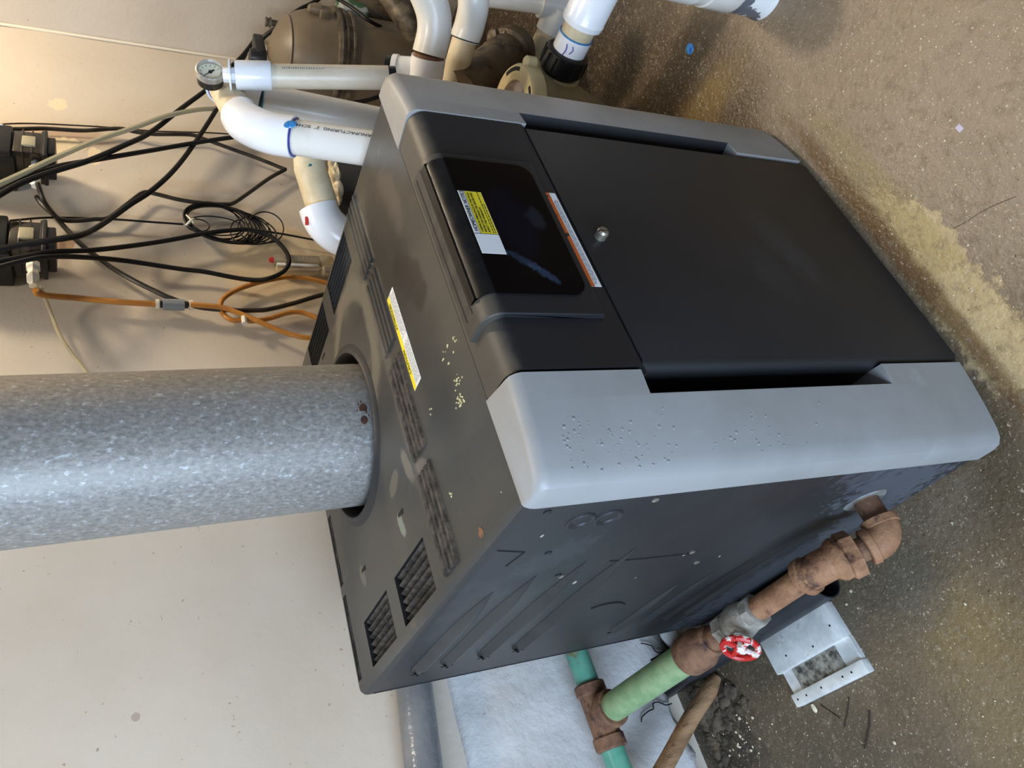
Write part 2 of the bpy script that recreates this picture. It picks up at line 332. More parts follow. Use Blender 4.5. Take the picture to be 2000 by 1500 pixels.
def box(bm, x0, x1, y0, y1, z0, z1, bev=0, seg=2, mi=0, mx=None):
    r = bmesh.ops.create_cube(bm, size=1)
    vs = r['verts']
    for v in vs:
        v.co = Vector(((x0 + x1) / 2 + v.co.x * (x1 - x0), (y0 + y1) / 2 + v.co.y * (y1 - y0), (z0 + z1) / 2 + v.co.z * (z1 - z0)))
    fs = list({f for v in vs for f in v.link_faces})
    for f in fs: f.material_index = mi
    if bev:
        es = list({e for v in vs for e in v.link_edges})
        rr = bmesh.ops.bevel(bm, geom=es, offset=bev, segments=seg, profile=.5, affect='EDGES')
        vs = list({v for f in rr['faces'] for v in f.verts} | {v for v in vs if v.is_valid})
        # collect whole island
        st = list(vs); seen = set(st)
        while st:
            v = st.pop()
            for e in v.link_edges:
                w = e.other_vert(v)
                if w not in seen: seen.add(w); st.append(w)
        vs = list(seen)
        for v in vs:
            for f in v.link_faces: f.material_index = mi
    if mx is not None:
        for v in vs: v.co = mx @ v.co
    return vs
def frame(d, up=None):
    d = Vector(d).normalized()
    u = Vector(up) if up else (Vector((0, 0, 1)) if abs(d.z) < .9 else Vector((1, 0, 0)))
    x = u.cross(d).normalized(); y = d.cross(x)
    return Matrix((x, y, d)).transposed()
def lathe(bm, o, d, prof, n=32, cap=True, mi=0, up=None, squash=None):
    """prof: list of (t, r) along axis d from o"""
    Fm = frame(d, up); o = Vector(o); rings = []
    for t, r in prof:
        ring = []
        for k in range(n):
            a = 2 * math.pi * k / n
            x, y = math.cos(a) * r, math.sin(a) * r
            if squash: y *= squash
            ring.append(bm.verts.new(o + Fm @ Vector((x, y, t))))
        rings.append(ring)
    for a, b in zip(rings, rings[1:]):
        for k in range(n):
            f = bm.faces.new((a[k], a[(k + 1) % n], b[(k + 1) % n], b[k])); f.material_index = mi
    if cap:
        for ring, rv in ((rings[0], True), (rings[-1], False)):
            f = bm.faces.new(ring[::-1] if rv else ring); f.material_index = mi
    return rings
def smooth_path(pts, sub=6):
    pts = [Vector(p) for p in pts]
    if len(pts) < 3: return pts
    out = []
    ext = [pts[0] * 2 - pts[1]] + pts + [pts[-1] * 2 - pts[-2]]
    for i in range(1, len(ext) - 2):
        p0, p1, p2, p3 = ext[i - 1:i + 3]
        for s in range(sub):
            t = s / sub
            out.append(.5 * ((2 * p1) + (p2 - p0) * t + (2 * p0 - 5 * p1 + 4 * p2 - p3) * t * t + (3 * p1 - p0 - 3 * p2 + p3) * t ** 3))
    out.append(pts[-1]); return out
def tube(bm, pts, r, n=10, sub=6, cap=True, mi=0):
    if sub: pts = smooth_path(pts, sub)
    else: pts = [Vector(p) for p in pts]
    rs = r if callable(r) else (lambda t: r)
    rings = []; prev = None
    for i, p in enumerate(pts):
        if i == 0: d = pts[1] - pts[0]
        elif i == len(pts) - 1: d = pts[-1] - pts[-2]
        else: d = (pts[i + 1] - p).normalized() + (p - pts[i - 1]).normalized()
        if d.length < 1e-9: d = Vector((0, 0, 1))
        d.normalize()
        if prev is None:
            u = Vector((0, 0, 1)) if abs(d.z) < .9 else Vector((1, 0, 0)); x = u.cross(d).normalized()
        else:
            x = (prev - d * prev.dot(d))
            x = x.normalized() if x.length > 1e-6 else frame(d).col[0]
        prev = x; y = d.cross(x); rr = rs(i / (len(pts) - 1))
        rings.append([bm.verts.new(p + x * math.cos(2 * math.pi * k / n) * rr + y * math.sin(2 * math.pi * k / n) * rr) for k in range(n)])
    for a, b in zip(rings, rings[1:]):
        for k in range(n):
            f = bm.faces.new((a[k], a[(k + 1) % n], b[(k + 1) % n], b[k])); f.material_index = mi
    if cap:
        bm.faces.new(rings[0][::-1]).material_index = mi; bm.faces.new(rings[-1]).material_index = mi
def prism(bm, poly, d, mi=0):
    """poly: 3D points in a plane, extruded by vector d"""
    d = Vector(d); a = [bm.verts.new(Vector(p)) for p in poly]; b = [bm.verts.new(Vector(p) + d) for p in poly]
    fs = [bm.faces.new(a[::-1]), bm.faces.new(b)]
    n = len(poly)
    for k in range(n): fs.append(bm.faces.new((a[k], a[(k + 1) % n], b[(k + 1) % n], b[k])))
    for f in fs: f.material_index = mi
def arc_pts(p0, corner, p1, n=8):
    """fillet arc between directions, quarter-ellipse"""
    p0, corner, p1 = Vector(p0), Vector(corner), Vector(p1)
    c = p0 + p1 - corner
    return [c + (p0 - c) * math.cos(t * math.pi / 2 / n) + (p1 - c) * math.sin(t * math.pi / 2 / n) for t in range(n + 1)]
def cut(o, cutter):
    me = bpy.data.meshes.new('c'); bmesh.ops.recalc_face_normals(cutter, faces=cutter.faces[:])
    bmesh.ops.translate(cutter, verts=cutter.verts[:], vec=-(root_of(o).location)); cutter.to_mesh(me); cutter.free()
    for mm in o.data.materials: me.materials.append(mm)
    c = bpy.data.objects.new('c', me); COL.objects.link(c)
    if o.parent: c.location = root_of(o).location
    else: c.location = o.location
    md = o.modifiers.new('b', 'BOOLEAN'); md.operation = 'DIFFERENCE'; md.solver = 'EXACT'; md.object = c; md.use_self = True
    try: md.material_mode = 'INDEX'
    except Exception: pass
    bpy.context.view_layer.update()
    dg = bpy.context.evaluated_depsgraph_get(); dg.update()
    nm = bpy.data.meshes.new_from_object(o.evaluated_get(dg), depsgraph=dg)
    o.modifiers.clear(); old = o.data; o.data = nm
    bpy.data.objects.remove(c); bpy.data.meshes.remove(me)
    for p in nm.polygons: p.use_smooth = True
    nm.set_sharp_from_angle(angle=math.radians(30))
def text(name, s, size, o, xd, yd, m, parent, width=None, lift=.0004, align='LEFT', bold=0):
    cu = bpy.data.curves.new('t', 'FONT'); cu.body = s; cu.size = size; cu.align_x = align; cu.offset = bold
    t = bpy.data.objects.new('t', cu); COL.objects.link(t)
    bpy.context.view_layer.update(); dg = bpy.context.evaluated_depsgraph_get()
    me = bpy.data.meshes.new_from_object(t.evaluated_get(dg)); bpy.data.objects.remove(t)
    bm = B(); bm.from_mesh(me); bpy.data.meshes.remove(me)
    if not bm.verts: return None
    w = max(v.co.x for v in bm.verts) - min(v.co.x for v in bm.verts)
    k = (width / w) if width else 1
    xd, yd = Vector(xd).normalized(), Vector(yd).normalized(); z = xd.cross(yd)
    for v in bm.verts: v.co = Vector(o) + xd * v.co.x * k + yd * v.co.y + z * lift
    r = bmesh.ops.extrude_face_region(bm, geom=bm.faces[:])
    bmesh.ops.translate(bm, verts=[g for g in r['geom'] if isinstance(g, bmesh.types.BMVert)], vec=z * .0002)
    return obj(name, bm, m, parent, smooth=False)
def plate(bm, o, xd, yd, w, h, t=.0006, mi=0, x0=0, y0=0):
    xd, yd = Vector(xd).normalized(), Vector(yd).normalized(); z = xd.cross(yd); o = Vector(o)
    prism(bm, [o + xd * (x0 + a) + yd * (y0 + b) for a, b in ((0, 0), (w, 0), (w, h), (0, h))], z * t, mi)

# ================================================================== THE SETTING
def grid_wall(name, o, u, v, nu, nv, m, amp=.004, thick=None):
    bm = B(); o, u, v = Vector(o), Vector(u), Vector(v); n = u.cross(v).normalized()
    g = [[bm.verts.new(o + u * (i / nu) + v * (j / nv) + n * amp * noise.noise((o + u * (i / nu) + v * (j / nv)) * 4)) for i in range(nu + 1)] for j in range(nv + 1)]
    for j in range(nv):
        for i in range(nu): bm.faces.new((g[j][i], g[j][i + 1], g[j + 1][i + 1], g[j + 1][i]))
    return obj(name, bm, m)
bm = B(); box(bm, -1.6, WALLX, -2.2, WALLY, FLOOR - .1, FLOOR); fl = obj('floor', bm, 'floor', smooth=False)
struct(fl, 'stained brown concrete floor', 'floor')
# keep texture space in world coordinates: put origin at zero
def world_origin(o):
    off = o.location.copy(); o.data.transform(Matrix.Translation(off)); o.location = (0, 0, 0)
world_origin(fl)
wb = grid_wall('wall_back', (-1.6, WALLY, FLOOR), (WALLX + 1.6, 0, 0), (0, 0, 2.6), 120, 80, 'wall', .004)
struct(wb, 'cream painted back wall behind the heater'); world_origin(wb)
wr = grid_wall('wall_right', (WALLX, WALLY, FLOOR), (0, -1.9, 0), (0, 0, 2.6), 60, 80, 'wall', .004)
struct(wr, 'cream painted side wall meeting the back wall'); world_origin(wr)
# lower plaster: thicker coat with rounded swelling toward the floor and a broken foot
bm = B()
prof = [(.52, .897), (.50, .884), (.40, .884), (.30, .882), (.235, .880), (.20, .872), (.15, .862), (.10, .862), (.05, .862), (FLOOR - .005, .864)]
xs = [(-.75 + i * .0125) for i in range(0, 140)]
rows = []
for i, x in enumerate(xs):
    row = []
    for j, (z, y) in enumerate(prof):
        q = Vector((x, y, z)); k = noise.noise(q * 9) * .006 + noise.noise(q * 30) * .002
        zz = z
        if j >= len(prof) - 4:
            brk = noise.noise(Vector((x * 7, 0, 3))) * .035 + noise.noise(Vector((x * 26, 0, 9))) * .014
            if x < .0: zz = max(z, .035 + brk) if j == len(prof) - 1 else max(z, .045 + brk)
        row.append(bm.verts.new((x, y + k, zz)))
    rows.append(row)
for a, b in zip(rows, rows[1:]):
    for j in range(len(prof) - 1):
        if len({tuple(v.co) for v in (a[j], b[j], b[j + 1], a[j + 1])}) == 4: bm.faces.new((a[j], b[j], b[j + 1], a[j + 1]))
tr = obj('trim_1', bm, 'plaster', angle=50); struct(tr, 'thick lower plaster coat of the back wall with a broken foot', 'plaster coat')
md = tr.modifiers.new('s', 'SOLIDIFY'); md.thickness = .012; md.offset = 1

for pts_ in (((1253, 1410), (1254, 1400), (1268, 1388), (1277, 1384), (1275, 1374), (1286, 1371), (1300, 1377), (1312, 1374)), ((1252, 1256), (1262, 1258), (1274, 1262), (1279, 1271), (1290, 1275), (1300, 1271))):
    bm = B(); tube(bm, [P(a_, b__, Y=.8555) for a_, b__ in pts_], .0014, 5, 2); k_ = obj('crack', bm, 'dark'); world_origin(k_); k_.parent = tr; k_.matrix_parent_inverse = tr.matrix_world.inverted()
    k_.location = -tr.location; k_.matrix_parent_inverse.identity()
for pts_ in (((1862, 446), (1888, 433), (1910, 418), (1940, 402), (1984, 384)),):
    bm = B(); tube(bm, [P(a_, b__, Z=FLOOR) for a_, b__ in pts_], .0005, 5, 3); k_ = obj('crack', bm, mat('floor_crack', (74, 62, 48), rough=.9)); world_origin(k_); k_.parent = fl
bm = B(); box(bm, WALLX - .009, WALLX - .0005, WALLY - .009, WALLY - .0005, FLOOR, 2.5, .003, 2); ck = obj('trim_2', bm, mat('corner_caulk', (226, 214, 190), rough=.6)); struct(ck, 'pale caulk bead in the wall corner', 'caulk')
# ================================================================== THE HEATER
HW, HD, HH = .706, .709, .757
H = thing('pool_heater', 'large black pool heater cabinet with grey corner trims', 'heater', (HW / 2, HD / 2, FLOOR))
# cabinet
bm = B()
vs = box(bm, 0, HW, 0, HD, 0, HH)
es = [e for e in bm.edges if abs(e.verts[0].co.z - HH) < 1e-6 and abs(e.verts[1].co.z - HH) < 1e-6 and abs(e.verts[0].co.y - e.verts[1].co.y) > .1]
es += [e for e in bm.edges if abs(e.verts[0].co.z - e.verts[1].co.z) > .1 and e.verts[0].co.y > .5]
bmesh.ops.bevel(bm, geom=es, offset=.016, segments=4, profile=.5, affect='EDGES')
es = [e for e in bm.edges if e.verts[0].co.z > HH - .02 and e.verts[1].co.z > HH - .02 and e.verts[0].co.y > HD - .02 and e.verts[1].co.y > HD - .02 and e.calc_length() > .01]
bmesh.ops.recalc_face_normals(bm, faces=bm.faces[:])
cab = obj('cabinet', bm, ['lid', 'dark', 'black'], H)
for p in cab.data.polygons:
    if p.normal.z < .6: p.material_index = 2
FC = (.385, .472)   # flue centre
c = B()
lathe(c, (FC[0], FC[1], HH - .09), (0, 0, 1), [(0, .143), (.12, .143)], 64, mi=1)
VENTS = [(.022, .097, .277, .420), (.022, .097, .466, .610), (.613, .688, .270, .415), (.613, .688, .460, .612)]
for x0, x1, y0, y1 in VENTS: box(c, x0, x1, y0, y1, HH - .035, HH + .02, mi=1)
for x0, x1 in ((.026, .176), (.196, .335), (.375, .515), (.535, .682)):
    box(c, x0, x1, .684, .704, HH - .02, HH + .02, mi=1)
for y, z, r in ((.055, .658, .0165), (.055, .620, .0165)): lathe(c, (-.01, y, z), (1, 0, 0), [(0, r), (.020, r)], 28, mi=2)
lathe(c, (-.01, .112, .117), (1, 0, 0), [(0, .034), (.03, .034)], 32, mi=1)
lathe(c, (-.01, .600, .30), (1, 0, 0), [(0, .006), (.03, .006)], 12, mi=1)
cut(cab, c)
# base skid under the cabinet
bm = B()
box(bm, .03, HW - .03, .02, HD - .02, FLOOR, .004)
obj('base', bm, 'dark', H, smooth=False)
# vent fins in the dusty openings
for i, (x0, x1, y0, y1) in enumerate(VENTS):
    bm = B(); n = 6
    for k in range(n):
        x = x0 + (x1 - x0) * (k + .5) / n
        w = (x1 - x0) / n
        if i < 2:
            prism(bm, [(x - w * .48, y0 + .001, HH - .016), (x + w * .30, y0 + .001, HH - .003), (x + w * .42, y0 + .001, HH - .004), (x - w * .3, y0 + .001, HH - .020)], (0, y1 - y0 - .006, 0))
        else:
            prism(bm, [(x - w * .1, y0 + .001, HH - .016), (x + w * .05, y0 + .001, HH - .001), (x + w * .09, y0 + .001, HH - .001), (x - .0, y0 + .001, HH - .018)], (0, y1 - y0 - .002, 0))
    obj('vent_grille', bm, 'rib' if i < 2 else 'lid', H, smooth=False, label='dust-clogged grille' if i < 2 else 'clean slatted grille')
bm = B()
for x0, x1 in ((.026, .176), (.196, .335), (.375, .515), (.535, .682)):
    for k in range(3): box(bm, x0, x1, .688 + k * .006, .6885 + k * .006, HH - .014, HH - .0008)
obj('rear_vent', bm, 'rib', H, smooth=False)
# front louvre groups on the lid: four groups of four thin raised louvres
for gi, (x0, x1) in enumerate(((.022, .166), (.190, .346), (.374, .517), (.536, .688))):
    bm = B()
    for k in range(4):
        y = .184 + k * .0138; dx = .0
        prof = [(0, .0), (.012, .0), (.010, .004), (.002, .0045)]
        prism(bm, [(x0 + dx, y + a, HH - .0005 + b) for a, b in prof], (x1 - x0, 0, 0))
    lo = obj('lid_louver', bm, 'rib' if gi < 2 else 'lid', H, smooth=False)
# lid keyhole slots and a plugged hole
for x, y in ((.160, .327), (.167, .548), (.600, .520), (.615, .300)):
    bm = B(); n_ = 10
    o_ = [(x + .0045 * math.cos(t), y + .004 * math.sin(t)) for t in [math.radians(-60 + 30 * k) for k in range(11)]]
    prism(bm, [(x + .0035, y + .016, HH + .0002), (x - .001, y + .017, HH + .0002)] + [(x - .0045 * math.cos(t), y + .0045 * math.sin(t) - .002, HH + .0002) for t in [math.radians(60 - 30 * k) for k in range(8)]], (0, 0, .0003))
    obj('keyhole_slot', bm, 'dark', H, smooth=False)
bm = B(); lathe(bm, (.023, .109, HH - .001), (0, 0, 1), [(0, .0065), (.0018, .0065)], 16); obj('hole_plug', bm, 'rustdark', H, smooth=False)
# flue collar
bm = B(); lathe(bm, (FC[0], FC[1], HH - .07), (0, 0, 1), [(0, .1425), (.070, .1425), (.0755, .1445), (.0755, .147), (.072, .152), (.0705, .160), (.0695, .160), (.0695, .1435), (0, .1435)], 72, cap=False)
obj('flue_collar', bm, 'black', H)
# side louvres
for y0, y1, z in ((.255, .598, .688), (.215, .583, .640), (.190, .577, .575), (.165, .577, .508)):
    bm = B(); n = 20; h = .018; dep = .012
    rows = []
    for i in range(n + 1):
        t = i / n; y = y0 + (y1 - y0) * t; k = min(1, math.sin(min(1, t * 2.2) * math.pi / 2)) * min(1, .25 + (1 - t) * 9) ** .5; row = []
        for j in range(7):
            a = j / 6
            row.append(bm.verts.new((-.0004 - dep * k * (math.sin(a * math.pi * .62) if a < .8 else math.sin(a * math.pi)), y, z + h * k * (a * 2 - 1))))
        rows.append(row)
    for a, b in zip(rows, rows[1:]):
        for j in range(6): bm.faces.new((a[j], a[j + 1], b[j + 1], b[j]))
    prism(bm, [(-.0006, y1 - .002, z - h * .9), (-.0088, y1 - .002, z + .004), (-.0006, y1 + .012, z - .001)], (0, .0006, 0), 1)
    prism(bm, [(-.0072, y1 - .012, z - h * .30), (-.0006, y1 + .014, z + h * .1), (-.0066, y1 - .010, z + h * .95)], (-.0010, 0, 0), 1)
    obj('side_louver', bm, ['black', 'dark'], H)
for y0, y1, z in ((.36, .586, .298), (.33, .566, .244), (.30, .566, .190), (.27, .56, .140)):
    bm = B(); n = 20; h = .012; dep = .006; rows = []
    for i in range(n + 1):
        t = i / n; y = y0 + (y1 - y0) * t; k = min(1, math.sin(min(1, t * 2.2) * math.pi / 2)); row = []
        for j in range(7):
            a = j / 6; row.append(bm.verts.new((-.0004 - dep * k * math.sin(a * math.pi), y, z + h * k * (a * 2 - 1))))
        rows.append(row)
    for a, b in zip(rows, rows[1:]):
        for j in range(6): bm.faces.new((a[j], a[j + 1], b[j + 1], b[j]))
    prism(bm, [(-.0006, y1 - .001, z - h * .6), (-.0006, y1 + .010, z), (-.0006, y1 - .001, z + h * .8)], (-.0008, 0, 0), 1)
    obj('side_louver', bm, ['black', 'dark'], H)
# knockouts, seams, screws on the left side
for y, z in ((.055, .658), (.055, .620)):
    bm = B(); R_ = .0165
    lathe(bm, (.0095, y, z), (-1, 0, 0), [(0, .001), (0, .0085), (.0085, .0105), (.0112, .0135), (.0120, R_), (.0105, R_ + .0022), (.0093, R_ + .0026)], 28)
    obj('knockout_plug', bm, 'black', H)
for pts_, r_, sb in (([(-.0006, .415, .445), (-.0006, .405, .425), (-.0006, .408, .395), (-.0006, .425, .372)], .0018, 5), ([(-.0003, .205, .53), (-.0003, .215, .47), (-.0003, .225, .375)], .0012, 3),
                     ([(-.0003, .690, .74), (-.0003, .690, .02)], .0008, 0), ([(-.0003, .112, .742), (-.0003, .128, .699), (-.0003, .166, .708)], .0008, 0)):
    bm = B(); tube(bm, pts_, r_, 6, sb); obj('pressed_seam', bm, 'dark', H)
for y, z in ((.02, .72), (.02, .574), (.142, .659), (.23, .60), (.235, .593), (.28, .5), (.22, .375), (.27, .33)):
    bm = B(); lathe(bm, (0, y, z), (-1, 0, 0), [(0, .0048), (.0014, .0048), (.0024, .003), (.0026, .001)], 14)
    obj('screw', bm, 'steel' if z < .6 else 'black', H)
# gas inlet hole cover
bm = B()
lathe(bm, (.0035, .112, .117), (-1, 0, 0), [(0, .017), (0, .0335), (.0030, .0335), (.0046, .031), (.0040, .018)], 36, cap=False)
obj('gas_inlet_cover', bm, 'plate', H, label='scuffed silvery cover around the gas inlet')
# corner columns ----------------------------------------------------
def column(mir):
    g = lambda x: (HW - x) if mir else x
    zb, zt = FLOOR + .018, HH + .003
    cx = .130
    # plan outline of the trim (x, y), outer side first; bevelled outer corner
    out = [(-.004, .0), (-.004, -.028), (-.0015, -.038), (.006, -.045), (.018, -.0495), (.05, -.0560), (.09, -.0620), (.124, -.0660)]
    inn = [(.124, -.0660), (.126, -.05), (.1315, -.001)]
    poly = out + inn[1:]
    bm = B()
    lay = [(zb, .0, 0), (zt - .014, 0, 0), (zt - .007, .0025, 0), (zt - .002, .007, 0), (zt, .013, 0)]
    cen = Vector((.06, .0))
    rings = []
    for z, ins, _ in lay:
        ring = []
        for (x, y) in poly:
            yy = y; xx = x
            if y < -.001:
                yy = min(y + ins, -.001)
            if x < .02: xx = x + ins * .5
            ring.append(bm.verts.new((g(xx), yy, z)))
        rings.append(ring)
    n = len(poly)
    for a, b in zip(rings, rings[1:]):
        for k in range(n): bm.faces.new((a[k], a[(k + 1) % n], b[(k + 1) % n], b[k]))
    bm.faces.new(rings[0][::-1]); bm.faces.new(rings[-1])
    bmesh.ops.recalc_face_normals(bm, faces=bm.faces[:])
    o = obj('corner_trim', bm, ['grey', 'front'], H, angle=28)
    # long hand recess beside the door: cut in from the inner edge
    c = B()
    z0, z1 = (.172, .587) if not mir else (.150, .572)
    xi = .085
    a, b_ = g(xi), g(.150)
    prism(c, [(g(xi), -.09, z1), (g(.150), -.09, z1), (g(.150), -.012, z1 - .0), (g(xi + .022), -.012, z1)], (0, 0, z0 - z1), 1)
    for f in c.faces:
        if len({round(v.co.z, 4) for v in f.verts}) == 1: f.material_index = 0
    cut(o, c)
    return o
column(False); column(True)
# pocket backs behind the hand recesses
for mir in (False, True):
    g = lambda x: (HW - x) if mir else x
    bm = B(); z0, z1 = (.172, .587) if not mir else (.150, .572)
    prism(bm, [(g(.100), -.0125, z0), (g(.150), -.0125, z0), (g(.150), -.0105, z0), (g(.100), -.0105, z0)], (0, 0, z1 - z0))
    obj('recess_back', bm, 'dark' if not mir else 'front', H, smooth=False)
# upper front panel: flat strip on top, rounded edge, then face
XL, XR = .1275, .5785
def front_profile(z0, off=0, ytop=-.004):
    Rr = .024; fy = -.066 - off; zt = HH + .002 + off
    pr = [(ytop, zt)] + [(p.y, p.z) for p in arc_pts((0, fy + Rr, zt), (0, fy, zt), (0, fy, zt - Rr), 8)] + [(fy, z0)]
    return pr
def panel(name, x0, x1, prof, back, m, taper=None):
    bm = B()
    back = [(-.004, prof[-1][1]), ]
    poly = [(x0, y, z) for y, z in prof] + [(x0, -.004, prof[-1][1])]
    prism(bm, poly, (x1 - x0, 0, 0))
    return obj(name, bm, m, H, angle=32)
panel('upper_front_panel', XL + .001, XR - .001, front_profile(.5815), None, 'front')
# door: below the seam, with inward-curved returns at the hand recesses
bm = B()
dz0, dz1 = FLOOR + .016, .5785
pl = [(XL + .0005, -.004), (XL - .018, -.016), (XL - .012, -.040), (XL - .006, -.058), (XL + .004, -.0665), (XR - .004, -.0665), (XR + .006, -.058), (XR + .012, -.040), (XR + .018, -.016), (XR - .0005, -.004)]
pl = [(XL + .0, -.008), (XL - .001, -.050), (XL + .002, -.060), (XL + .010, -.0665), (XR - .010, -.0665), (XR - .002, -.060), (XR + .001, -.050), (XR, -.008)]
prism(bm, [(x, y, dz0) for x, y in pl], (0, 0, dz1 - dz0))
obj('door', bm, 'front', H, angle=40)
bm = B(); box(bm, .12, .585, -.062, -.006, .577, .583); obj('door_seam', bm, 'dark', H, smooth=False)
# latch
bm = B()
lathe(bm, (.343, -.0655, .547), (0, -1, 0), [(0, .0085), (.011, .0085), (.014, .0065)], 20)
lt = obj('latch', bm, 'steel', H, label='worn metal latch stud')
c = B(); box(c, .3415, .3445, -.084, -.0755, .535, .56); cut(lt, c)
# raised hood around the control window
bm = B()
pr = front_profile(.607, .0075, -.020)
inn = front_profile(.600, -.003, -.018)
poly = [(y, z) for y, z in pr] + [(-.060, .598)] + [(-.06, .598)] + [(y, z) for y, z in inn[::-1]]
pts = []
for q in poly:
    if not pts or (Vector(q) - Vector(pts[-1])).length > 1e-5: pts.append(q)
prism(bm, [(.2005, y, z) for y, z in pts], (.4785 - .2005, 0, 0))
bmesh.ops.recalc_face_normals(bm, faces=bm.faces[:])
hood = obj('control_hood', bm, 'front', H, angle=32)
mdb = hood.modifiers.new('bv', 'BEVEL'); mdb.width = .0035; mdb.segments = 3; mdb.limit_method = 'ANGLE'; mdb.angle_limit = math.radians(50)
# glossy control window with rounded lower corners
def rounded(x0, x1, z0, z1, r, y):
    pts = []
    for cx, cz, a0 in ((x0 + r, z0 + r, 180), (x1 - r, z0 + r, 270)):
        for k in range(9): a = math.radians(a0 + k * 10 + (0)); pts.append((cx + r * math.cos(a), y, cz + r * math.sin(a)))
    for k in range(0): pass
    pts += [(x1, y, z1), (x0, y, z1)]
    return pts
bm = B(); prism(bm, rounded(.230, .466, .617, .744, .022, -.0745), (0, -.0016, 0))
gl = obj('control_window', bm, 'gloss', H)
bm = B(); prism(bm, [(.231, -.0745, .744), (.465, -.0745, .744), (.465, -.070, .7585), (.465, -.060, .7645), (.231, -.060, .7645), (.231, -.070, .7585)], (0, 0, .0)) if False else None
# top lip of the window wrapping over the rounded edge
def shell(x0, x1, outer, inner, m, name, parent):
    b2 = B(); pts = [(y, z) for y, z in outer] + [(y, z) for y, z in inner[::-1]]
    prism(b2, [(x0, y, z) for y, z in pts], (x1 - x0, 0, 0)); return obj(name, b2, m, parent, angle=32)
shell(.2305, .4655, front_profile(.7435, .0085, -.062), front_profile(.7435, .0060, -.062), 'gloss_edge', 'window_lip', H)
for yy in (-.030, -.047):
    bm = B(); box(bm, .222, .470, yy - .0012, yy + .0012, HH + .0092, HH + .0098); obj('hood_groove', bm, 'dark', H, smooth=False)
# notice label on the control window
WY = -.0761
st = B(); plate(st, (.291, WY, .7105), (1, 0, 0), (0, 0, 1), .110, .033, .0004)
nl = obj('notice_label', st, 'white', H, smooth=False, label='white and yellow homeowner notice sticker')
st = B(); plate(st, (.3245, WY - .0004, .7110), (1, 0, 0), (0, 0, 1), .076, .0235, .0002); obj('yellow_field', st, 'yellow', nl, smooth=False)
st = B(); plate(st, (.3238, WY - .0004, .7105), (1, 0, 0), (0, 0, 1), .0006, .033, .0003); plate(st, (.3238, WY - .0004, .7345), (1, 0, 0), (0, 0, 1), .077, .0005, .0003); obj('label_rule', st, 'ink', nl, smooth=False)
text('notice_heading', 'HOMEOWNER NOTICE', .0080, (.3275, WY - .0004, .7365), (1, 0, 0), (0, 0, 1), 'ink', nl, width=.0735)
for i, s in enumerate(('CHEMICAL IMBALANCE IN THE POOL', 'WATER CAN DAMAGE THE HEATER AND', 'AFFECT THE WARRANTY.')):
    text('notice_text', s, .0042, (.3262, WY - .0006, .7298 - i * .0047), (1, 0, 0), (0, 0, 1), 'ink', nl, width=(.071, .071, .046)[i])
st = B(); rr = random.Random(3)
for i in range(2):
    z = .7160 - i * .0030; x = .3262
    while x < (.398 if i == 0 else .378):
        w = rr.uniform(.002, .006); plate(st, (x, WY - .0006, z), (1, 0, 0), (0, 0, 1), w, .0012, .0002); x += w + .0012
obj('fine_print', st, 'ink', nl, smooth=False)
# orange warning label above the door
FY = -.0664
st = B(); plate(st, (.252, FY, .5845), (1, 0, 0), (0, 0, 1), .173, .0155, .0004)
wl = obj('warning_label', st, 'white', H, smooth=False, label='narrow white warning sticker with a worn orange edge')
st = B(); plate(st, (.252, FY - .0002, .5945), (1, 0, 0), (0, 0, 1), .173, .0058, .0003); obj('orange_strip', st, 'orange', wl, smooth=False)
st = B()
for i in range(3):
    z = .5922 - i * .0024; x = .256 + (0.006 if i == 2 else 0)
    while x < .408:
        w = rr.uniform(.003, .009); plate(st, (x, FY - .0004, z), (1, 0, 0), (0, 0, 1), w, .0011, .0002); x += w + .0012
obj('fine_print', st, 'softink', wl, smooth=False)
# caution label on the lid
a, b_, c_, d_ = P(810, 770, Z=HH), P(823, 738, Z=HH), P(767, 560, Z=HH), P(755, 588, Z=HH)
xd = (c_ - b_).normalized(); yd = Vector((0, 0, 1)).cross(xd)
ln = (c_ - b_).length; wd = .030
o0 = b_ + Vector((0, 0, .0003))
st = B(); plate(st, o0, xd, yd, ln, wd, .0004)
cl = obj('caution_label', st, 'white', H, smooth=False, label='yellow and white caution sticker on the lid')
st = B(); plate(st, o0 + yd * (wd - .0095) + Vector((0, 0, .0004)), xd, yd, ln, .0095, .0002); obj('yellow_strip', st, 'yellow', cl, smooth=False)
text('caution_heading', 'CAUTION', .0085, o0 + xd * .026 + yd * (wd - .0078) + Vector((0, 0, .0004)), xd, yd, 'ink', cl, width=.042)
text('caution_heading', 'ATTENTION', .0085, o0 + xd * (ln * .5 + .022) + yd * (wd - .0078) + Vector((0, 0, .0004)), xd, yd, 'ink', cl, width=.050)
st = B()
for i in range(7):
    x = .004
    while x < ln - .006:
        w = rr.uniform(.003, .010)
        if not (ln * .5 - .008 < x + w and x < ln * .5 + .002): plate(st, o0 + xd * x + yd * (.0025 + i * .0025) + Vector((0, 0, .0004)), xd, yd, w, .0007, .0002)
        x += w + .0014
plate(st, o0 + xd * (ln * .5) + Vector((0, 0, .0004)), xd, yd, .0005, wd - .0095, .0003)
obj('fine_print', st, 'softink', cl, smooth=False)
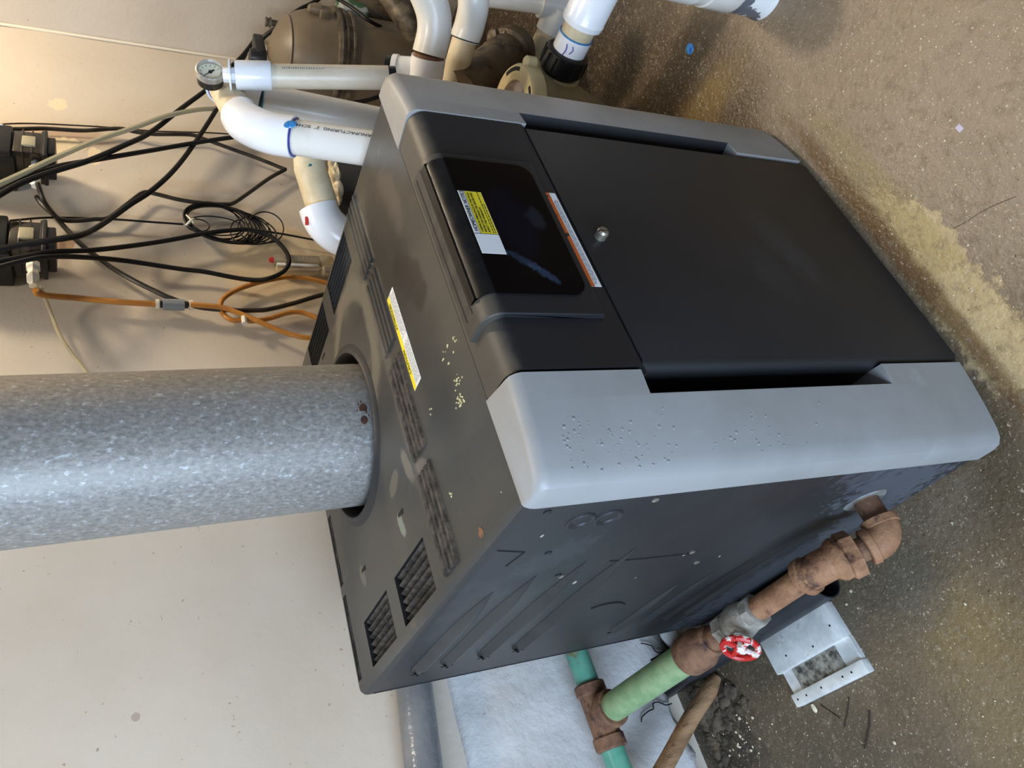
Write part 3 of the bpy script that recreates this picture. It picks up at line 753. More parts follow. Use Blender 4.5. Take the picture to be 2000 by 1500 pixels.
# flakes of yellow-white droppings and dust specks on the lid
bm = B(); rr = random.Random(5)
for (px, py, n, s) in ((885, 665, 5, 4), (868, 690, 9, 12), (890, 742, 14, 8), (897, 785, 26, 8), (840, 800, 3, 20), (880, 960, 3, 4), (976, 962, 2, 1)):
    for _ in range(n):
        q = P(px + rr.gauss(0, s * .5), py + rr.gauss(0, s), Z=HH + .002)
        r = rr.uniform(.0006, .0019); k = 6
        if q.y < -.03: continue
        prism(bm, [(q.x + r * math.cos(i * 1.05) * rr.uniform(.6, 1.3), q.y + r * math.sin(i * 1.05) * rr.uniform(.6, 1.5), HH + (.0000 if q.y > 0 else .0021)) for i in range(k)], (0, 0, .0007))
obj('dried_flecks', bm, mat('pale_flecks', (206, 200, 150), rough=.8), H, smooth=False)['kind'] = 'stuff'
# blistered paint on the left trim
bm = B(); rr = random.Random(11)
for i in range(150):
    if i < 40: px, py = rr.gauss(1105, 26), rr.gauss(840, 28)
    elif i < 110: px, py = rr.gauss(1240, 60), rr.gauss(870, 30)
    else: px, py = rr.gauss(1500, 60), rr.gauss(860, 28)
    q = P(px, py, Y=-.058)
    if not (.008 < q.x < .115 and .05 < q.z < .72): continue
    # trim face depth at this x
    pts_ = [(.006, -.045), (.018, -.0495), (.05, -.0560), (.09, -.0620), (.124, -.0660)]
    for (xa, ya), (xb, yb) in zip(pts_, pts_[1:]):
        if xa <= q.x <= xb: yy = ya + (yb - ya) * (q.x - xa) / (xb - xa)
    if q.z > .172 and q.z < .587 and q.x > .08: continue
    r = rr.uniform(.0009, .0026)
    lathe(bm, (q.x, yy + .0003, q.z), (0, -1, 0), [(0, r), (r * .35, r * .75), (r * .5, r * .2)], 7, squash=rr.uniform(.4, 1))
obj('paint_blisters', bm, 'grey', H)['kind'] = 'stuff'
# side label remains/scratches: small white flecks on left side
bm = B()
for px, py, r in ((1112, 1133, .003), (1122, 1137, .004), (1241, 1128, .002), (1336, 1083, .003), (1420, 1130, .003), (1405, 1086, .002), (1058, 1046, .003)):
    q = P(px, py, X=0); prism(bm, [(-.0002, q.y + r * math.cos(i) * 1.4, q.z + r * math.sin(i) * .7) for i in range(6)], (-.0006, 0, 0))
obj('paint_chip', bm, 'limecrust', H, smooth=False)['kind'] = 'stuff'

# ================================================================== FLUE PIPE
FP = thing('flue_pipe', 'wide galvanised steel flue pipe rising from the heater lid', 'pipe', (FC[0], FC[1], HH - .03))
top = P(0, 903, d=1.09); base = Vector((FC[0], FC[1], HH - .03))
ax = Vector(((top - base).x, (top - base).y, (top - base).z)).normalized()
bm = B(); Lf = 1.9
lathe(bm, base, ax, [(0, .124), (.02, .125), (.9, .1262), (.905, .1275), (.92, .1275), (.925, .1262), (Lf, .1275), (Lf, .1245), (0, .121)], 80, cap=False)
# close seam ring faces
obj('pipe_wall', bm, 'galv', FP, angle=60)
bm = B(); rr = random.Random(2)
def on_flue(px, py, lift=.0005):
    r = RC @ Vector(((px - PX) / FPX, -(py - PY) / FPX, -1))
    # nearest hit with cylinder about ax through base
    w = CAM - base; a_ = r - ax * r.dot(ax); b2_ = w - ax * w.dot(ax); R_ = .1265 + lift
    A = a_.dot(a_); Bq = 2 * a_.dot(b2_); Cq = b2_.dot(b2_) - R_ * R_
    D = Bq * Bq - 4 * A * Cq
    t = (-Bq - math.sqrt(max(D, 0))) / (2 * A); q = CAM + r * t
    n = (q - base) - ax * (q - base).dot(ax); return q, n.normalized()
for px, py, s in ((709, 797, 9.5), (713, 821, 9), (700, 790, 2.2), (716, 806, 2), (705, 785, 2), (720, 812, 1.6), (698, 802, 1.6)):
    pts = []
    for i in range(10):
        a_ = i * math.pi / 5; rr_ = s * rr.uniform(.6, 1.15)
        q, n = on_flue(px + rr_ * math.cos(a_) * .8, py + rr_ * math.sin(a_)); pts.append(q)
    vs_ = [bm.verts.new(p) for p in pts]; bm.faces.new(vs_)
r_ = obj('rust_hole', bm, 'rusthole', FP, smooth=False)
# ================================================================== GAS PIPE RUN
G0 = P(1345, 1270, Z=.2)
GP = thing('gas_pipe', 'rusty and green gas pipe run with union and red valve beside the heater', 'pipe', (-.07, .45, FLOOR))
nip0 = Vector((.02, .112, .117)); e1 = Vector((-.062, .108, .120))
un = P(1688, 1082, X=-.066); 
# axis of the long run
q1 = P(1600, 1100, X=-.066); q2 = P(1172, 1398, Y=.815)
A1 = e1 + Vector((0, .0, 0)); 
e2 = P(1605, 1105, X=-.064)
dirb = (q2 - e2).normalized()
bm = B(); tube(bm, [nip0, (-.048, .110, .118)], .0185, 24, 0); obj('nipple', bm, 'rustdark', GP)
def elbow(bm, a, c, b, r, n=20, k=10, flare=1.0):
    pts = [Vector(a)] + [p for p in arc_pts(a, c, b, k)][1:]
    tube(bm, pts, r, n, 0)
def collar(bm, p, d, r, L): lathe(bm, Vector(p), d, [(0, r * .92), (L * .12, r), (L * .88, r), (L, r * .92)], 28)
bm = B(); d1 = (e2 - e1).normalized()
a0 = e1 + Vector((.028, 0, 0)); b0 = e1 + d1 * .032
elbow(bm, a0, e1 + Vector((-.006, -.004, 0)), b0, .0235); collar(bm, e1 + Vector((.032, .001, 0)), (-1, 0, 0), .0262, .013); collar(bm, e1 + d1 * .024, d1, .0262, .013)
obj('elbow', bm, 'rust', GP)
dl = (e2 - e1).length
bm = B(); tube(bm, [e1 + d1 * .03, e1 + d1 * dl], .0175, 24, 0); obj('connecting_pipe', bm, 'rustdark', GP)
# union: hex nut + rounded shoulder
bm = B(); uo = e1 + d1 * .070
lathe(bm, uo - d1 * .0220, d1, [(0, .026), (.002, .0345), (.020, .0355), (.023, .031)], 6)
lathe(bm, uo + d1 * .0010, d1, [(0, .0310), (.007, .0320), (.014, .0290), (.020, .0245), (.026, .0235)], 28)
obj('union', bm, 'rust', GP, angle=25)
bm = B()
elbow(bm, e2 - d1 * .024, e2, e2 + dirb * .030, .0248); collar(bm, e2 - d1 * .032, d1, .0282, .013); collar(bm, e2 + dirb * .026, dirb, .0282, .014)
obj('elbow', bm, 'rust', GP)
tot = (q2 - e2).length
def along(px, py):
    # param on run nearest to a pixel
    best = (1e9, 0)
    for i in range(400):
        t = tot * i / 399; p = e2 + dirb * t; v = RC.transposed() @ (p - CAM)
        u = Vector((PX + FPX * v.x / -v.z, PY - FPX * v.y / -v.z)); dd = (u - Vector((px, py))).length
        if dd < best[0]: best = (dd, t)
    return best[1]
tv, tc0, tc1, tb, tm, te = along(1440, 1205), along(1395, 1240), along(1345, 1270), along(1375, 1250), along(1342, 1272), tot
bm = B(); tube(bm, [e2 + dirb * .02, e2 + dirb * (tv - .04)], .0185, 24, 0); obj('long_pipe', bm, 'rust', GP)
bm = B(); vo = e2 + dirb * tv
lathe(bm, vo - dirb * .046, dirb, [(0, .022), (.002, .0265), (.018, .0265), (.020, .022), (.034, .027), (.044, .0295), (.056, .027), (.068, .022), (.070, .0275), (.090, .0275), (.092, .022)], 8, mi=0)
lathe(bm, vo - dirb * .034, dirb, [(0, .020), (.018, .027), (.034, .030), (.050, .027), (.066, .020)], 24)
sd = (P(1452, 1255, X=vo.x - .035) - vo).normalized()
sd = (sd - dirb * sd.dot(dirb)).normalized()
tube(bm, [vo, vo + sd * .044], .0095, 14, 0); lathe(bm, vo + sd * .020, sd, [(0, .015), (.012, .015), (.013, .011)], 6)
obj('valve_body', bm, 'valve', GP, angle=30)
bm = B(); hc = vo + sd * .050; Fh = frame(sd)
for k in range(8):
    a0_ = k * math.pi / 4
    p = [hc + Fh @ Vector((math.cos(a0_ + t) * .0265, math.sin(a0_ + t) * .0265, 0)) for t in (0, math.pi / 8, math.pi / 4)]
    tube(bm, p, .0052, 8, 3)
for k in range(4):
    a0_ = k * math.pi / 2; tube(bm, [hc, hc + Fh @ Vector((math.cos(a0_) * .026, math.sin(a0_) * .026, 0))], .0048, 8, 0)
lathe(bm, hc - sd * .006, sd, [(0, .010), (.012, .010), (.014, .006)], 16)
obj('valve_handle', bm, 'redpaint', GP, label='chipped red round valve handle')
bm = B(); tube(bm, [e2 + dirb * (tv + .04), e2 + dirb * (tc1)], .0200, 24, 0); obj('short_pipe', bm, 'rustdark', GP)
bm = B(); lathe(bm, e2 + dirb * (tc1 - .062), dirb, [(0, .0235), (.004, .0268), (.016, .0268), (.034, .0350), (.070, .0350), (.076, .0325)], 28); obj('reducing_coupling', bm, 'rustdark', GP)
bm = B(); tube(bm, [e2 + dirb * (tc1), e2 + dirb * (te - .03)], .0272, 28, 0); obj('branch_pipe', bm, 'green', GP, label='light green painted pipe')
# tee and wall run
wd_ = (P(1190, 1500, Y=q2.y) - P(1110, 1280, Y=q2.y)).normalized()
bm = B(); lathe(bm, q2 - wd_ * .064, wd_, [(0, .0285), (.003, .0325), (.020, .0325), (.024, .0285), (.10, .0285), (.104, .0325), (.124, .0325), (.128, .0285)], 28)
lathe(bm, q2 - dirb * .052, dirb, [(0, .034), (.003, .036), (.016, .036), (.02, .031), (.05, .030)], 28)
obj('tee', bm, 'rustdark', GP)
bm = B(); tube(bm, [q2 - wd_ * .05, q2 - wd_ * .75], .0245, 24, 0); tube(bm, [q2 + wd_ * .05, q2 + wd_ * .5], .0245, 24, 0); obj('wall_run', bm, 'teal', GP, label='teal painted pipe along the wall')
# ================================================================== LEFT-HAND THINGS
g0, g1 = P(810, 1350, Y=.855), P(828, 1505, Y=.855)
gd = (g1 - g0).normalized(); bm = B(); tube(bm, [g0 - gd * .55 , g1 + gd * .7], .036, 32, 0)
o = obj('grey_pipe', bm, 'greyp', None); tag(o, 'glossy grey painted pipe running level along the wall', 'pipe')
# black drain pipe on the floor
h0, h1 = P(1606, 1130, Z=.015), P(1288, 1336, Z=.015); hd = (h1 - h0).normalized()
bm = B(); hl = (h1 - h0).length
lathe(bm, h0, hd, [(0, .0325), (0, .0350), (hl, .0350), (hl, .0325), (.0, .0325)], 40, cap=False)
lathe(bm, h0 + hd * .06, hd, [(0, .0325), (.002, .0325)], 40, mi=1)
o = obj('drain_pipe', bm, ['hose', 'dark']); tag(o, 'open ended black plastic pipe lying beside the heater', 'pipe')
# white plastic box on the floor
bx0, bx1, bx2 = P(1482, 1254, Z=FLOOR + .024), P(1606, 1176, Z=FLOOR + .024), P(1550, 1385, Z=FLOOR + .022)
u = (bx1 - bx0); wv = (bx2 - bx0); lw = u.length; u = u.normalized(); wv = (wv - u * wv.dot(u)); dw = wv.length; v = wv.normalized()
WB = thing('plastic_cover', 'scuffed white plastic cover with a grimy slot lying on the floor', 'plastic cover', bx0 - Vector((0, 0, .022)))
if u.cross(v).z < 0: sgn = 1
bm = B(); mx = Matrix((u, v, Vector((0, 0, 1)))).transposed().to_4x4(); mx.translation = Vector((bx0.x, bx0.y, FLOOR))
box(bm, 0, lw, 0, dw * .52, 0, .024, .003, 2, mx=mx); obj('raised_lid', bm, 'plastbox', WB)
bm = B(); box(bm, .004, lw * 1.0, dw * .50, dw * .84, 0, .012, .001, 1, mx=mx)
tray = obj('tray', bm, 'plastbox', WB)
bm = B(); box(bm, lw * .17, lw * .80, dw * .53, dw * .82, .0122, .0132, mx=mx); obj('grimy_slot', bm, 'grime', WB, smooth=False)
bm = B(); box(bm, .0, lw * 1.01, dw * .82, dw * 1.0, 0, .018, .0025, 2, mx=mx); obj('rim_bar', bm, 'plastbox', WB)
for t, s_, z_ in ((.07, .91, .0176), (.2, .91, .0176), (.42, .91, .0176), (.72, .91, .0176), (.84, .91, .0176), (.93, .30, .0236), (.62, .42, .0236), (.25, .35, .0236)):
    bm = B(); lathe(bm, mx @ Vector((lw * t, dw * s_, z_)), (0, 0, 1), [(0, .0020), (.0007, .0020)], 8); obj('pin_hole', bm, 'dark', WB, smooth=False)
q = P(1322, 1240, Y=.832); bm = B(); rr = random.Random(31)
g_ = bmesh.ops.create_icosphere(bm, subdivisions=4, radius=.042)
for v_ in g_['verts']:
    k = 1 + .25 * noise.noise(v_.co * 30); v_.co = Vector((q.x + .012 + v_.co.x * 1.1 * k, q.y + v_.co.y * .55 * k, q.z + v_.co.z * k))
tag(obj('plaster_lump', bm, 'plaster'), 'rounded white plaster lump behind the rusty pipe coupling', 'plaster')
# wooden stake
s0 = P(1400, 1322, Z=FLOOR + .010); s1 = P(1296, 1500, Y=.79)
bm = B(); sdir = (s1 - s0).normalized()
tube(bm, [s0, s0 + sdir * .04, s0 + (s1 - s0) * .5 + Vector((.002, 0, .002)), s1, s1 + sdir * .2], lambda t: .010 + .007 * min(1, t * 5), 12, 8)
o = obj('wooden_handle', bm, 'wood'); tag(o, 'weathered wooden handle leaning from the floor at the wall', 'stick')
# rubble at the broken wall foot
bm = B(); rr = random.Random(21)
def rock(bm, c, r):
    g = bmesh.ops.create_icosphere(bm, subdivisions=(3 if r > .015 else 1 if r < .004 else 2), radius=r)
    sx, sy, sz = rr.uniform(.7, 1.3), rr.uniform(.7, 1.3), rr.uniform(.35, .7)
    for v_ in g['verts']:
        k = 1 + .35 * noise.noise(v_.co * (1.6 / r) + Vector(c) * 50)
        v_.co = Vector((v_.co.x * sx * k, v_.co.y * sy * k, v_.co.z * sz * k)) + Vector(c)
for _ in range(150):
    q = P(rr.gauss(1392, 24), rr.gauss(1405, 50), Z=FLOOR); rock(bm, (q.x, min(q.y, .85), FLOOR + .000), rr.uniform(.003, .013) if rr.random() < .93 else .018)
o = obj('rubble_dirt', bm, 'rubble'); tag(o, 'dark crumbled dirt heaped at the broken wall foot', 'rubble', kind='stuff')
bm = B()
for _ in range(64):
    px, py = (rr.gauss(1430, 30), rr.gauss(1455, 44)) if rr.random() < .7 else (rr.uniform(1400, 1990), rr.uniform(960, 1490))
    q = P(px, py, Z=FLOOR)
    if -.02 < q.x and q.y > -.1: continue
    rock(bm, (q.x, min(q.y, .84), FLOOR + .001), rr.uniform(.0012, .0038))
for _ in range(140):
    px, py = rr.uniform(1450, 1990), rr.uniform(5, 620)
    q = P(px, py, Z=FLOOR)
    if q.y > -.11 and q.x < .73: continue
    rock(bm, (q.x, q.y, FLOOR + .0005), rr.uniform(.0007, .0018))
o = obj('plaster_crumbs', bm, 'chip'); tag(o, 'tiny pale plaster crumbs scattered over the floor', 'debris', kind='stuff')
for pts, lab in ((((1698, 1388), (1697, 1420), (1688, 1462)), 'straight dark twig lying alone on the floor'), (((1658, 1362), (1655, 1390), (1649, 1420)), 'faint thin twig beside the straight dark one'), (((1602, 1376), (1625, 1392), (1640, 1402)), 'thin twig slanting below the white cover')):
    bm = B(); w = .0016 if pts[0][0] == 1698 else .0009
    tube(bm, [P(a_, b__, Z=FLOOR + w) for a_, b__ in pts], w, 6, 3); tag(obj('twig', bm, 'twig'), lab, 'twig')
q = P(1592, 1383, Z=FLOOR); bm = B(); rock(bm, (q.x, q.y, FLOOR + .002), .0062); tag(obj('plaster_chip', bm, 'chip'), 'cream plaster chip below the white cover corner', 'chip')
q = P(1347, 95, Z=FLOOR); bm = B()
lathe(bm, (q.x, q.y, FLOOR), (0, 0, 1), [(0, .011), (.0015, .009), (.002, .004)], 14, squash=1.3)
tag(obj('glue_drop', bm, 'blue'), 'bright blue dried glue drop on the floor', 'glue drop')
q = P(1874, 250, Z=FLOOR); bm = B(); box(bm, q.x - .006, q.x + .005, q.y - .004, q.y + .004, FLOOR, FLOOR + .001); tag(obj('paper_scrap', bm, mat('lilac_scrap', (190, 184, 200))), 'tiny lilac scrap on the floor in front of the heater', 'scrap')

# ================================================================== PVC AND FILTER SIDE
R2 = .0305
def dpt(x, y, d): return P(x, y, d=d)
def fitting_elbow(bm, a, c, b, r, L=.03, bulge=1.0):
    a, c, b = Vector(a), Vector(c), Vector(b)
    pts = [a + (a - c).normalized() * L] + arc_pts(a, c, b, 10) + [b + (b - c).normalized() * L]
    tube(bm, pts, r, 28, 0)
# P1: heater water pipe with the big elbow
e_bot = dpt(735, 292, 1.285); e_mid = dpt(575, 268, 1.30); e_c = dpt(487, 252, 1.31); e_up = dpt(452, 200, 1.40); e_top = dpt(436, 168, 1.46)
PP = thing('water_pipe', 'white water pipe with a shiny elbow beside the heater top', 'pipe', (e_bot.x, e_bot.y, .55))
pd = (e_bot - e_mid).normalized()
bm = B(); tube(bm, [e_mid, e_bot + pd * .35], .0305, 32, 0); obj('pipe', bm, 'pvc', PP)
bm = B(); dn = (e_up - e_c).normalized()
pts = [e_mid - pd * .0, e_mid - pd * .03] + arc_pts(e_mid - pd * .03, e_c, e_c + dn * .045, 12)[1:] + [e_c + dn * .06]
tube(bm, pts, .0360, 32, 0); obj('elbow', bm, 'pvcnew', PP)
bm = B(); tube(bm, [e_mid - pd * .001, e_mid + pd * .0030], .0325, 32, 0); obj('primer_ring', bm, 'purple', PP)
bm = B(); tube(bm, [e_c + dn * .05, e_top], .0300, 28, 0); obj('riser', bm, 'pvcold', PP)
dt = (e_top - e_up).normalized()
bm = B(); tube(bm, [e_top - dt * .012, e_top - dt * .009], .0312, 28, 0); obj('primer_ring', bm, 'purple', PP)
kc, k0, k1 = dpt(442, 158, 1.505), dpt(482, 186, 1.515), dpt(512, 196, 1.52)
bm = B(); tube(bm, [e_top - dt * .008] + arc_pts(e_top, kc, k0, 12) + [k1], .0350, 28, 0); obj('elbow', bm, 'pvcnew', PP)
down = (dpt(770, 247, 1.60) - k1).normalized()
bm = B(); tube(bm, [k1 - down * .001, k1 + down * .002], .0355, 28, 0); obj('primer_ring', bm, 'tealglue', PP)
bm = B(); tube(bm, [k1, k1 + down * .55], .0335, 28, 0); obj('down_pipe', bm, 'pvc', PP)
# lettering and glue on the water pipe
camd = (CAM - e_bot).normalized(); nrm = (camd - pd * camd.dot(pd)).normalized()
side = pd.cross(nrm)  # toward upper edge in the picture
if (RC.transposed() @ side).y < 0: side = -side
ndir = (nrm * .75 + side * .66).normalized()
tx = -pd; ty = ndir.cross(tx).normalized()
text('pipe_lettering', 'MANUFACTURING  2"  SCH4', .0085, e_mid + pd * .150 + ndir * .0309 - ty * .003, tx, ty, 'ink', PP, width=.140, lift=.0003)
bm = B(); q_ = e_mid + (nrm * .8 + side * .55).normalized() * .0345
lathe(bm, q_, (nrm * .8 + side * .55), [(0, .008), (.002, .006), (.0025, .003)], 12, squash=1.5); obj('glue_smear', bm, 'blue', PP)
# P2: capped pipe with the gauge
c0, c1, c2 = dpt(460, 147, 1.37), dpt(530, 149, 1.385), dpt(757, 152, 1.43)
CP = thing('capped_pipe', 'aged upright white pipe with a screw cap under the gauge', 'pipe', (c2.x, c2.y, .4))
ad = (c2 - c0).normalized()
bm = B(); tube(bm, [c1 - ad * .01, c2], .0222, 28, 0); obj('pipe', bm, 'pvcpipe', CP)
bm = B(); tube(bm, [c2 - ad * .002, c2 + ad * .014], .0215, 24, 0); obj('rubber_sleeve', bm, 'nut', CP)
bm = B(); lathe(bm, c0, ad, [(0, .0258), (.003, .0262), ((c1 - c0).length - .002, .0262), ((c1 - c0).length, .025)], 32); obj('coupling', bm, 'pvcnew', CP)
bm = B(); lathe(bm, c0 - ad * .011, ad, [(0, .0285), (.0035, .0285)], 32); lathe(bm, c0 - ad * .022, ad, [(0, .0125), (.022, .0145)], 8); obj('cap', bm, 'pvcnew', CP)
camd2 = (CAM - c1).normalized(); nr2 = (camd2 - ad * camd2.dot(ad)).normalized(); sd2 = ad.cross(nr2)
if (RC.transposed() @ sd2).y < 0: sd2 = -sd2
rr = random.Random(9); st = B(); x = .02
nd2 = (nr2 * .8 + sd2 * .6).normalized()
while x < .21:
    w = rr.uniform(.001, .0028); plate(st, c1 + ad * x + nd2 * .0224, ad, nd2.cross(ad), w, .004, .0003); x += w + .0022
obj('faded_print', st, 'softink', CP, smooth=False)
# gauge
gc = dpt(411, 140, 1.36)
GA = thing('pressure_gauge', 'small round pressure gauge with a black case on the pipe cap', 'gauge', gc)
gface = P(411, 139, d=1.45); 
tocam = (CAM - gc).normalized()
# the dial looks at the viewer and up: case side shows below it in the picture
imgdown = RC @ Vector((0, -1, 0))
gn = (tocam * .80 - imgdown * .52).normalized()
gn = (tocam * .76 + (RC @ Vector((-.0, 1, 0))) * .62).normalized()
bm = B(); lathe(bm, gc - gn * .026, gn, [(0, .020), (.003, .0235), (.020, .0245), (.021, .0245)], 36); obj('case', bm, 'nut', GA)
bm = B(); lathe(bm, gc - gn * .0055, gn, [(0, .0245), (.0, .0262), (.010, .0262), (.012, .0240), (.009, .0215), (.004, .0215)], 36, cap=False); obj('bezel', bm, 'valve', GA)
bm = B(); lathe(bm, gc - gn * .004, gn, [(0, .0225), (.002, .0225)], 36); dial = obj('dial', bm, 'cork', GA)
Fg = frame(gn, RC @ Vector((-1, 0, 0)))
bm = B(); nd = (Fg.transposed() @ (RC @ Vector((-.65, -.75, 0)))).normalized(); nd.z = 0; nd.normalize()
o1 = gc - gn * .0010
def gp(x, y, _=0, z=0): return o1 + Fg @ Vector((x, y, z))
pn = Vector((-nd.y, nd.x, 0))
prism(bm, [gp(*(nd * .016 + pn * .0003)), gp(*(nd * .016 - pn * .0003)), gp(*(-nd * .0 - pn * .0009)), gp(*(pn * .0009))], gn * .0006)
prism(bm, [gp(*(pn * .0014)), gp(*(-pn * .0014)), gp(*(-nd * .009 - pn * .0016)), gp(*(-nd * .009 + pn * .0016))], gn * .0006)
lathe(bm, o1, gn, [(0, .0035), (.0012, .0035)], 12)
obj('needle', bm, 'ink', GA, smooth=False)
bm = B()
for k in range(11):
    a_ = math.radians(-45 + k * 27)
    dv = Vector((math.cos(a_), math.sin(a_), 0)); pv = Vector((-dv.y, dv.x, 0))
    p_ = [gp(*(dv * r_0 + pv * s_0), -.0008) for r_0, s_0 in ((.0150, -.0007), (.0150, .0007), (.0185, .0007), (.0185, -.0007))]
    prism(bm, p_, gn * .0003)
obj('dial_mark', bm, 'softink', GA, smooth=False)
bm = B(); tube(bm, [gc - gn * .012 - ad * -.020, c0 - ad * .016], .0078, 8, 0); obj('stem', bm, 'valve', GA)
# P3: cream pipe behind with an elbow, bent down behind the heater
a0_ = dpt(600, 240, 1.60); a1_ = dpt(740, 247, 1.62)
QP = thing('cream_pipe', 'yellowed old pipe elbow behind the heater corner', 'pipe', (a1_.x, a1_.y, .5))
dd = (a1_ - a0_).normalized(); b0_ = dpt(606, 330, 1.60)
bm = B(); tube(bm, [a0_ + dd * .055, a1_ + dd * .25], .033, 28, 0); obj('pipe', bm, 'pvcold', QP)
pd3 = (b0_ - a0_).normalized(); b1_ = dpt(636, 425, 1.60)
bm = B(); fitting_elbow(bm, a0_ + dd * .03, a0_, a0_ + pd3 * .03, .0385, .028); obj('elbow', bm, 'pvc', QP)
bm = B(); tube(bm, [a0_ + pd3 * .04, b0_, b1_], .0345, 28, 0); obj('cross_pipe', bm, 'pvcold', QP)
b2_ = dpt(655, 470, 1.60)
bm = B(); dr = (b1_ - b0_).normalized(); f0 = dpt(622, 405, 1.60); bend = dpt(645, 462, 1.60); f1 = dpt(705, 470, 1.62)
pts = [f0] + arc_pts(f0 + dr * .02, bend, bend + (f1 - bend).normalized() * .045, 12) + [bend + (f1 - bend).normalized() * .08]
tube(bm, pts, lambda t: .0425, 28, 0); obj('elbow', bm, 'pvcnew', QP, label='clean white elbow with a red mark')
bm = B(); q_ = dpt(604, 440, 1.556); nn = (CAM - q_).normalized(); Fm = frame(nn, RC @ Vector((0, 1, 0)))
for a, b_ in (((-.006, .011), (.007, .006)), ((.007, .006), (.007, -.012)), ((-.006, .011), (-.007, -.004)), ((-.007, -.004), (.004, -.012))):
    pa, pb = Vector((a[0], a[1], 0)), Vector((b_[0], b_[1], 0)); t_ = (pb - pa).normalized(); pp = Vector((-t_.y, t_.x, 0)) * .0016
# red rectangle mark hugging the elbow
bm.free()
# blue glue oval on the cross pipe
bm = B(); q_ = a0_ + (b0_ - a0_) * .98; nn = (CAM - q_).normalized(); lathe(bm, q_ + nn * .0335, nn, [(0, .009), (.0012, .007)], 16, squash=.6); obj('glue_smear', bm, 'tealglue', QP)
bm = B(); q_ = dpt(603, 440, 1.585); nn = (CAM - q_).normalized(); im = RC @ Vector((1, 0, 0)); iu = RC @ Vector((0, 1, 0))
plate(bm, q_ + nn * .020, iu, -im, .018, .0075, .0008); obj('red_mark', bm, 'redmark', QP, smooth=False)
# foam lump and dark gap things behind
bm = B(); rr = random.Random(4)
for i in range(7): rock(bm, dpt(650 + i * 1.5, 318 + i * 11, 1.68), .020)
tag(obj('foam_filler', bm, 'pvcold'), 'lumpy yellowed foam beside the cream pipe behind the heater', 'foam')
# dark box shape behind the heater corner
q_ = dpt(690, 345, 1.72); bm = B(); box(bm, q_.x - .05, q_.x + .09, q_.y - .0, q_.y + .12, .35, q_.z + .05, .006)
tag(obj('control_box', bm, 'pumpblk'), 'black box mostly hidden behind the heater rear corner', 'box')

# filter tank ------------------------------------------------------
tc_ = dpt(600, 108, 2.42); tr_ = .145
TZ = dpt(517, 92, 2.42).z
TK = thing('filter_tank', 'taupe round-topped filter tank with a clamp band near the wall', 'tank', (tc_.x, tc_.y, FLOOR))
zb_ = dpt(645, 108, 2.42).z
bm = B(); prof = [(0, .02), (.012, .055), (.03, .09), (.05, .112), (.056, .110), (.075, .124), (.11, .137), (.17, .142), (TZ - zb_, .144)]
lathe(bm, (tc_.x, tc_.y, TZ), (0, 0, -1), prof, 56); obj('dome', bm, 'tank', TK, angle=30)
bm = B(); lathe(bm, (tc_.x, tc_.y, zb_ + .004), (0, 0, -1), [(0, .144), (.0, .158), (.012, .160), (.016, .150), (.022, .150), (.026, .157), (.032, .157), (.036, .150), (.044, .150), (.048, .156), (.056, .156), (.058, .146)], 56, cap=False); obj('clamp_band', bm, 'band', TK, angle=25)
bm = B(); lathe(bm, (tc_.x, tc_.y, FLOOR), (0, 0, 1), [(0, .142), (zb_ - .05 - FLOOR, .145), (zb_ - FLOOR, .145)], 56); obj('lower_body', bm, 'tank', TK)
bm = B(); q_ = dpt(618, 18, 2.32); lathe(bm, (q_.x, q_.y, q_.z - .012), (0, 0, 1), [(0, .02), (.02, .018), (.035, .012), (.04, .004)], 14)
box(bm, q_.x - .03, q_.x + .012, q_.y - .012, q_.y + .02, q_.z - .04, q_.z - .008, .004); obj('clamp_knob', bm, 'tank', TK)
bm = B(); q_ = dpt(508, 92, 2.40); k1 = Vector((q_.x, q_.y, q_.z)); box(bm, k1.x - .05, k1.x + .045, k1.y - .02, k1.y + .02, k1.z - .012, k1.z + .020, .006)
q3 = dpt(500, 112, 2.38); lathe(bm, (q3.x, q3.y, q3.z - .03), (0, 0, 1), [(0, .026), (.03, .03), (.05, .024)], 18)
obj('air_relief_body', bm, 'pumpblk', TK)
bm = B(); q_ = dpt(528, 44, 2.42); lathe(bm, q_ - Vector((0, 0, .03)), (0, 0, 1), [(0, .010), (.028, .010), (.028, .016), (.034, .016), (.034, .012), (.04, .012), (.04, .015), (.046, .015)], 16); obj('bleed_knob', bm, 'band', TK)

# upright white pipes right of the heater ---------------------------
def pipe_thing(name, label, cat='pipe', at=None): return thing(name, label, cat, at)
b = dpt(835, 190, 1.72); a = dpt(832, 120, 1.66); t_ = dpt(838, 10, 1.58)
XP = pipe_thing('tee_pipe', 'white pipe bend above a tee behind the heater top', at=(b.x, b.y, .1))
bm = B(); tp = dpt(815, -60, 1.58); m1 = dpt(845, 20, 1.62); m2 = dpt(838, 105, 1.66)
tube(bm, [dpt(800, -90, 1.56), dpt(826, -30, 1.59), m1, dpt(848, 60, 1.64), m2], .0375, 30, 6); obj('bend', bm, 'pvc', XP)
dv = (dpt(824, 200, 1.72) - m2).normalized()
bm = B(); tube(bm, [m2 - dv * .001, m2 + dv * .0075], .0345, 28, 0); obj('rust_ring', bm, 'rustdark', XP)
bm = B(); tube(bm, [m2 + dv * .006, m2 + dv * .30], .0385, 30, 0)
q_ = dpt(826, 138, 1.69); l_ = dpt(768, 134, 1.70); tube(bm, [q_, l_], .0285, 24, 0); tube(bm, [l_ + (q_ - l_).normalized() * .012, l_], .0315, 24, 0); obj('tee', bm, 'pvcnew', XP)
bm = B(); q2_ = dpt(757, 138, 1.705); tube(bm, [l_ + (l_ - q_).normalized() * .004, l_ + (l_ - q_).normalized() * .014], .0275, 20, 0); obj('rubber_plug', bm, 'nut', XP)
